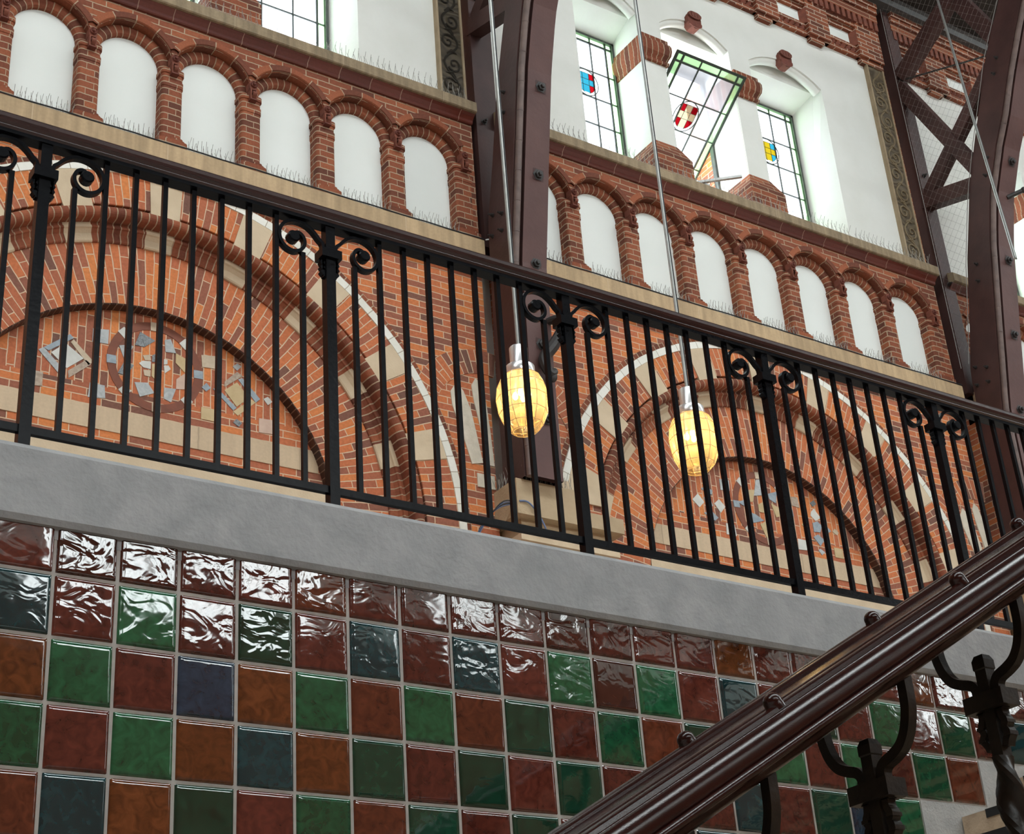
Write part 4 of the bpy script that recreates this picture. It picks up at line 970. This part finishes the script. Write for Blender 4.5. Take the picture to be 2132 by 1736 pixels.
def make_fork(X):
    z0 = 2.755 + (X - 3.213) * SL           # tip of the post
    zs = Z5 + RISE * math.floor((X - X5) / RUN)   # tread it stands on
    p = mb(loc); w = .020; y = YH
    p.box(X - w, X + w, y - w, y + w, z0 - .31, z0 - .050, 'iron_worn')
    # chamfered head
    lv = [(w, z0 - .050), (w + .003, z0 - .046), (w + .003, z0 - .020), (w - .004, z0 - .004), (.006, z0)]
    for (a0, za), (a1, zb) in zip(lv, lv[1:]):
        for (sx, sy), (tx, ty) in (((-1, -1), (1, -1)), ((1, -1), (1, 1)), ((1, 1), (-1, 1)), ((-1, 1), (-1, -1))):
            p.face([(X + sx * a0, y + sy * a0, za), (X + tx * a0, y + ty * a0, za), (X + tx * a1, y + ty * a1, zb), (X + sx * a1, y + sy * a1, zb)], 'iron_worn')
    p.face([(X - .006, y - .006, z0), (X + .006, y - .006, z0), (X + .006, y + .006, z0), (X - .006, y + .006, z0)], 'iron_worn')
    # twisted shank below
    zt, zb, n = z0 - .31, zs + .10, 48
    ring = []
    for i in range(n + 1):
        z = lerp(zt, zb, i / n); e = min(1, i / 4, (n - i) / 4 + .001); th = (zt - z) * 17
        r = .030 + .004 * e
        ring.append([(X + r * (1 + .30 * math.cos(2 * (k * 2 * PI / 16))) * math.cos(2 * PI * k / 16 + th), y + r * (1 + .30 * math.cos(2 * (k * 2 * PI / 16))) * math.sin(2 * PI * k / 16 + th), z) for k in range(16)])
    p.grid(ring, 'iron_worn', cj=True)
    p.box(X - .035, X + .035, y - .035, y + .035, zs - .002, zb, 'iron_worn')
    o = p.build('post', root)
    c = mb(loc); c.box(X - .037, X + .037, y - .073, y + .073, z0 - .172, z0 - .122, 'iron_worn'); c.build('collar', o)
    for s in (-1, 1):
        zu = .125
        P = [(.036, -.175), (.036, -.118), (.038, -.098), (.052, -.082), (.085, -.070), (.118, -.052), (.143, -.020), (.158, .020), (.164, .060), (.164, zu)]
        P = smooth(P, 4)
        q = mb(loc); q.bar([(X, y + s * u, z0 + v) for u, v in P], .030, .030, 'iron_worn', ax=(1, 0, 0)); q.build('fork_arm', o)
        l = mb(loc); P = smooth([(.034, -.165), (.036, -.195), (.046, -.215), (.038, -.232), (.047, -.250), (.036, -.268), (.030, -.285)], 3)
        l.bar([(X, y + s * u, z0 + v) for u, v in P], .022, .030, 'iron_worn', ax=(1, 0, 0))
        l.box(X - .018, X + .018, y + s * .046 - .012, y + s * .046 + .012, z0 - .222, z0 - .212, 'iron_worn'); l.box(X - .018, X + .018, y + s * .047 - .012, y + s * .047 + .012, z0 - .258, z0 - .246, 'iron_worn')
        l.build('leaf_scroll', o)
    return o
for X in (1.59, 2.132, 2.672, 3.213, 3.754, 4.295, 4.836): make_fork(X)

# ================================================================== iron roof trusses on the wall
FB = [(7.42, 10.06), (8.4, 10.05), (9.6, 10.02), (10.1, 9.93), (10.67, 9.83), (11.62, 9.655), (12.2, 9.50), (12.74, 9.26), (13.04, 9.09), (13.51, 8.88), (14.05, 8.60), (14.7, 8.22), (15.5, 7.65), (16.5, 6.8), (17.5, 5.9)]
BK = [(7.42, 10.42), (9.0, 10.40), (10.2, 10.36), (10.7, 10.235), (11.55, 10.05), (12.39, 9.795), (12.95, 9.57), (13.46, 9.34), (13.94, 9.13), (14.56, 8.75), (15.5, 8.12), (16.5, 7.3), (17.5, 6.4)]
def interp(T, z):
    for (a, ya), (c, yc) in zip(T, T[1:]):
        if z <= c: return lerp(ya, yc, (z - a) / (c - a))
    return T[-1][1]
yf = lambda z: interp(FB, z)
yb = lambda z: interp(BK, z)
def truss(x, lab, full):
    root = empty('roof_truss', (x + .2, 10.2, 7.42), lab, 'truss', 'dark iron trusses that carry the roof'); loc = root.location
    Z = [7.42 + (17.4 - 7.42) * i / 60 for i in range(61)]
    r = mb(loc)
    def strip(m_, x0, x1, fa, fb, mat, frontmat=None):
        for za, zb in zip(Z, Z[1:]):
            A_ = [(x0, fa(za), za), (x1, fa(za), za), (x1, fb(za), za), (x0, fb(za), za)]; B_ = [(x0, fa(zb), zb), (x1, fa(zb), zb), (x1, fb(zb), zb), (x0, fb(zb), zb)]
            for j in range(4): m_.face([A_[j], A_[(j + 1) % 4], B_[(j + 1) % 4], B_[j]], (frontmat or mat) if j == 0 else mat)
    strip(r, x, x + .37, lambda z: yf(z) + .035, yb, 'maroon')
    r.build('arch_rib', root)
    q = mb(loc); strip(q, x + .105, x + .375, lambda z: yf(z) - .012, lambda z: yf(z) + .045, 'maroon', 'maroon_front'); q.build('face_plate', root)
    q = mb(loc); q.tube([(x + .045, yf(z) + .012, z) for z in Z], .034, 'bead_paint', n=12)
    for z in [7.7 + .31 * i for i in range(30)]: q.tube([(x + .045, yf(z) + .012, z), (x + .045, yf(z + .012) + .012, z + .012)], .0365, 'bead_paint', n=12)
    q.build('corner_bead', root)
    p = mb(loc); p.box(x + .03, x + (.222 if x > 10 else .285), 10.475, 10.655, 10.0, 16.1, 'maroon'); p.build('wall_post', root)
    # lattice between post and rib
    def brace(n, P0, P1, w, d, xo=.02):
        b_ = mb(loc); b_.bar([(x + xo + d / 2, *P0), (x + xo + d / 2, *P1)], w, d, 'maroon', ax=(1, 0, 0)); b_.build(n, root)
    brace('strut', (10.50, 12.70), (9.70, 12.46), .20, .14)
    brace('diagonal_brace', (10.50, 14.50), (9.60, 12.52), .17, .12)
    brace('diagonal_brace', (9.12, 13.88), (10.52, 12.72), .17, .12, .05)
    brace('diagonal_brace', (10.45, 14.62), (8.75, 15.55), .22, .14)
    brace('strut', (10.5, 16.0), (7.9, 15.8), .2, .14)
    brace('diagonal_brace', (9.0, 14.2), (9.9, 16.3), .2, .14, .06)
    t_ = mb(loc); t_.tube([(x + .06, 10.36, 14.53), (x + .06, 9.08, 13.98)], .012, 'rust_black'); t_.build('tie_rod', root)
    # bolts
    def bolt(px, y, z, nrm, r_=.028, plate=False):
        m_ = mb(loc); n = Vector(nrm); a = Vector((0, 0, 1)).cross(n).normalized(); c = n.cross(a)
        P = Vector((px, y, z))
        if plate:
            m_.face([P + a * u + c * v + n * .003 for u, v in ((-.06, -.06), (.06, -.06), (.06, .06), (-.06, .06))], 'maroon')
        ring = lambda rr, h: [P + n * h + a * rr * math.cos(PI * k / 3) + c * rr * math.sin(PI * k / 3) for k in range(6)]
        m_.grid([ring(r_ * 1.5, .0), ring(r_ * 1.5, .006), ring(r_, .007), ring(r_, .03), ring(r_ * .55, .032), ring(r_ * .55, .055), ring(.001, .057)], 'rust_black', cj=True, smooth=False)
        m_.build('bolt', root)
    for z in (8.0, 8.75, 9.6, 10.5, 11.42, 12.6, 13.75, 14.6):
        s_ = (yf(z + .05) - yf(z - .05)) / .1
        bolt(x + .255, yf(z) - .012, z, Vector((0, -1, s_)).normalized(), .040, True)
    for y, z in ((10.12, 10.15), (10.27, 10.22), (10.14, 9.97), (10.30, 10.0), (9.93, 11.44), (9.96, 11.22), (9.44, 12.66), (9.52, 12.45), (8.98, 13.83), (9.07, 13.65)):
        bolt(x, y, z, (-1, 0, 0), .016)
    for z in (11.5, 13.1, 14.6): bolt(x + .12, 10.475, z, (0, -1, 0), .022)
    return root
t1 = truss(7.2, 'dark maroon iron truss rib standing on the stone corbel near the middle', True)
t2 = truss(13.83, 'dark maroon lattice truss with crossed braces at the right edge', True)
# cast scroll bracket on the rib of the near truss
b = mb(t1.location)
x = 7.545
b.tube(smooth([(x, 10.05, 9.02), (x + .05, 9.93, 9.0), (x + .055, 9.90, 8.88), (x - .02, 9.94, 8.72), (x - .10, 9.98, 8.60), (x - .12, 9.96, 8.50), (x - .08, 9.95, 8.42), (x - .02, 9.96, 8.46)], 4), lambda t_: .034 + .022 * math.sin(PI * t_), 'rust_black', n=10)
b.tube([(x - .02, 10.05, 8.75), (x - .02, 9.94, 8.74)], .03, 'rust_black'); b.ball((x - .05, 9.96, 8.40), .045, 'rust_black', sq=(1, .8, 1.3))
b.build('scroll_bracket', t1)
b = mb(t2.location); b.tube([(13.83 + .26, yf(12.2) - .01, 12.2), (13.83 + .40, yf(12.2) - .16, 12.26)], .028, 'rust_black'); b.ball((13.83 + .40, yf(12.2) - .16, 12.26), .04, 'rust_black'); b.build('peg', t2)

# bird netting stretched in the lattice of the far truss
b = mb()
xn = 13.815
for sl in (1.05, -1.05):
    k = -60
    while k < 120:
        c = k * .12; k += 1
        seg = []
        y = 10.47
        while y > 7.6:
            z = 10.25 + c + sl * (10.47 - y) if sl > 0 else 10.25 + c + 6.0 + sl * (10.47 - y) - 3
            ok = 10.45 < z < 16.0 and y > yb(z) + .01
            if ok: seg.append((xn, y, z))
            if (not ok or y < 7.65) and len(seg) > 1:
                b.tube([seg[0], seg[-1]], .0011, 'net_wire', n=3, caps=False); seg = []
            elif not ok: seg = []
            y -= .03
b.tube([(xn, 10.462, z) for z in (10.3, 16.0)], .005, 'net_wire', n=5); b.tube([(xn, yb(z) + .01, z) for z in [10.3 + .2 * i for i in range(29)]], .005, 'net_wire', n=5)
tag(b.build('bird_netting'), 'thin wire bird netting stretched across the lattice of the far truss', 'netting')

# ================================================================== hanging lamps
def lamp(c, lab):
    x, y, z = c
    root = empty('pendant_lamp', (x, y, z), lab, 'lamp', 'amber glass lamps hung on long rods')
    loc = root.location
    NF = 12
    lev = [(.088, .215), (.128, .185), (.160, .115), (.172, .02), (.160, -.085), (.124, -.170), (.082, -.215)]
    ring = lambda r, zz, o=0: [(x + r * math.cos(2 * PI * (k + o) / NF), y + r * math.sin(2 * PI * (k + o) / NF), z + zz) for k in range(NF)]
    g_ = mb(loc); g_.grid([ring(r, zz) for r, zz in lev], 'amber_glass', cj=True, smooth=False)
    g_.grid([ring(r, zz) for r, zz in ((.082, -.215), (.074, -.218), (.070, -.15), (.062, -.06))], 'amber_glass', cj=True, smooth=True)
    o = g_.build('glass_globe', root)
    e = mb(loc)
    for r, zz in lev[1:]:
        e.tube([(p[0] + (p[0] - x) * .012, p[1] + (p[1] - y) * .012, p[2]) for p in ring(r, zz)], .0028, 'amber_edge', n=5, closed=True)
    for k in range(NF):
        e.tube([(x + r * 1.012 * math.cos(2 * PI * k / NF), y + r * 1.012 * math.sin(2 * PI * k / NF), z + zz) for r, zz in lev[(0 if k % 2 == 0 else 1):]], .0026, 'amber_edge', n=5)
    e.build('facet_edges', o)
    c_ = mb(loc); c_.lathe([(.001, z + .205), (.098, z + .205), (.100, z + .21), (.100, z + .262), (.097, z + .267), (.062, z + .268), (.062, z + .412), (.059, z + .417), (.001, z + .418)], 'chrome', n=32, c=(x, y)); c_.build('chrome_cap', root)
    r_ = mb(loc); r_.tube([(x, y, z + .415), (x, y, 17.9)], .0115, 'rod_steel', n=10); r_.tube([(x + .017, y - .004, z + .41), (x + .017, y - .004, 17.9)], .005, 'black_cable', n=6); r_.build('rod', root)
    for k in range(4):
        a_ = PI / 4 + k * PI / 2
        bx, by = x + .045 * math.cos(a_), y + .045 * math.sin(a_)
        s_ = mb(loc); s_.tube([(bx, by, z + .205), (bx, by, z + .08)], .013, 'chrome', n=8); so = s_.build('lamp_socket', root)
        q = mb(loc); q.ball((bx, by, z + .055), .019, 'bulb_glow', sq=(1, 1, 1.4)); q.build('bulb', so)
    l = bpy.data.lights.new('lamp_light', 'POINT'); l.energy = 8; l.color = (1, .74, .38); l.shadow_soft_size = .06
    lo = bpy.data.objects.new('lamp_light', l); COL.objects.link(lo); lo.parent = root; lo.location = (0, 0, .03)
    return root
lamp((5.451, 7.6, 6.525), 'lit amber glass lamp hanging in front of the near truss')
lamp((6.775, 7.45, 6.445), 'lit amber glass lamp hanging in front of the right-hand brick arch')
b = mb(); p0, p1 = Vector((13.276, 9.2, 14.668)), Vector((11.19, 7.6, 9.049)); d = (p1 - p0)
b.tube([p0 - d * .27, p0 + d * .92], .0135, 'rod_steel', n=8); b.tube([p0 - d * .27 + Vector((.022, 0, 0)), p0 + d * .92 + Vector((.022, 0, 0))], .006, 'black_cable', n=6)
tag(b.build('stay_rod'), 'pale steel stay rod slanting across the far truss from the roof', 'rod')

# ================================================================== bird spikes and cables
def spikes(x0, x1, y, z, lab, n_per=46, axis='x', grp='wire bird spikes on the stone ledges', hgt=.12):
    L_ = abs(x1 - x0); n = max(4, int(L_ * n_per)); b_ = mb(); r9 = random.Random(int(x0 * 100) + int(z * 10))
    if axis == 'x': b_.box(x0, x1, y - .008, y + .008, z, z + .005, 'spike_steel')
    else: b_.box(y - .008, y + .008, min(x0, x1), max(x0, x1), z, z + .005, 'spike_steel')
    for i in range(n):
        t_ = lerp(x0, x1, (i + .5) / n); dx, dy = r9.uniform(-.02, .02), (-.045, 0, .045)[i % 3] + r9.uniform(-.008, .008); hh = hgt * r9.uniform(.8, 1.05)
        P0 = (t_, y, z + .003) if axis == 'x' else (y, t_, z + .003)
        P1 = (t_ + dx, y + dy, z + hh) if axis == 'x' else (y + dy, t_ + dx, z + hh)
        b_.tube([P0, P1], .0021, 'spike_steel', n=3, caps=False)
    return tag(b_.build('bird_spike_strip'), lab, 'bird spikes', grp)
for bi in (0, 1):
    cx = BAYS[bi]
    for k, c in enumerate(niche_xs(cx)):
        if bi == 0 and k < 1: continue
        if bi == 0: lab = 'wire bird spikes under the %s white panel leftwards from the near truss' % ORD[7 - k]
        else: lab = 'wire bird spikes under the %s white panel rightwards from the near truss' % ORD[k]
        spikes(c - .25, c + .25, YW - .05, ZS1 + .001, lab, 70)
spikes(4.2, 5.13, YW - .10, ZL1, 'wire bird spikes on the ledge before the brick pillar foot at the top left'); spikes(5.2, 7.1, YW - .10, ZL1, 'wire bird spikes on the ledge before the bright window left of the near truss')
spikes(7.7, 9.55, YW - .10, ZL1, 'wire bird spikes on the ledge under the blue and red shield window'); spikes(9.65, 11.0, YW - .10, ZL1, 'wire bird spikes on the ledge under the tilted window')
spikes(11.05, 12.3, YW - .10, ZL1, 'wire bird spikes on the ledge under the yellow and blue shield window'); spikes(12.35, 13.6, YW - .10, ZL1, 'wire bird spikes on the ledge beside the carved strip at the far truss')
spikes(7.2, 7.78, 10.17, 7.42, 'wire bird spikes along the front edge of the corbel stone', 60, hgt=.14); spikes(10.2, 10.48, 7.165, 7.42, 'wire bird spikes along the left edge of the corbel stone', 60, 'y', hgt=.14)
b = mb()
for a_, c_ in ((BAYS[0] - HALF, BAYS[0] + HALF), (BAYS[1] - HALF, BAYS[1] + HALF)):
    pts = [(lerp(a_, c_, i / 40), YW - .082 + .004 * math.sin(i * 1.7), ZS1 + .004) for i in range(41)]
    b.tube(pts, .007, 'black_cable', n=5)
b.tube(smooth([(7.2, YW - .08, 10.03), (7.24, YW - .12, 10.02), (7.28, YW - .14, 9.95), (7.30, YW - .15, 9.83)], 4), .009, 'galv', n=6)
tag(b.build('cable'), 'thin dark cable laid along the edge of the lower string course', 'cable')
b = mb()
for k in range(4):
    o = .012 * k
    b.tube(smooth([(7.16, 10.16 + o, 7.20), (7.05, 10.22 + o, 7.21 - o), (6.96, 10.3, 7.10), (6.90, 10.38, 7.0 - o), (6.86, 10.42, 6.85)], 4), .006, 'blue_cable' if k % 2 else 'black_cable', n=5)
b.tube(smooth([(7.16, 10.14, 7.20), (7.24, 10.13, 7.20), (7.32, 10.125, 7.12), (7.40, 10.125, 6.98), (7.43, 10.20, 6.93)], 4), .008, 'blue_cable', n=6)
tag(b.build('cable_bundle'), 'blue and black cable bundle draped over the tan corbel', 'cables')
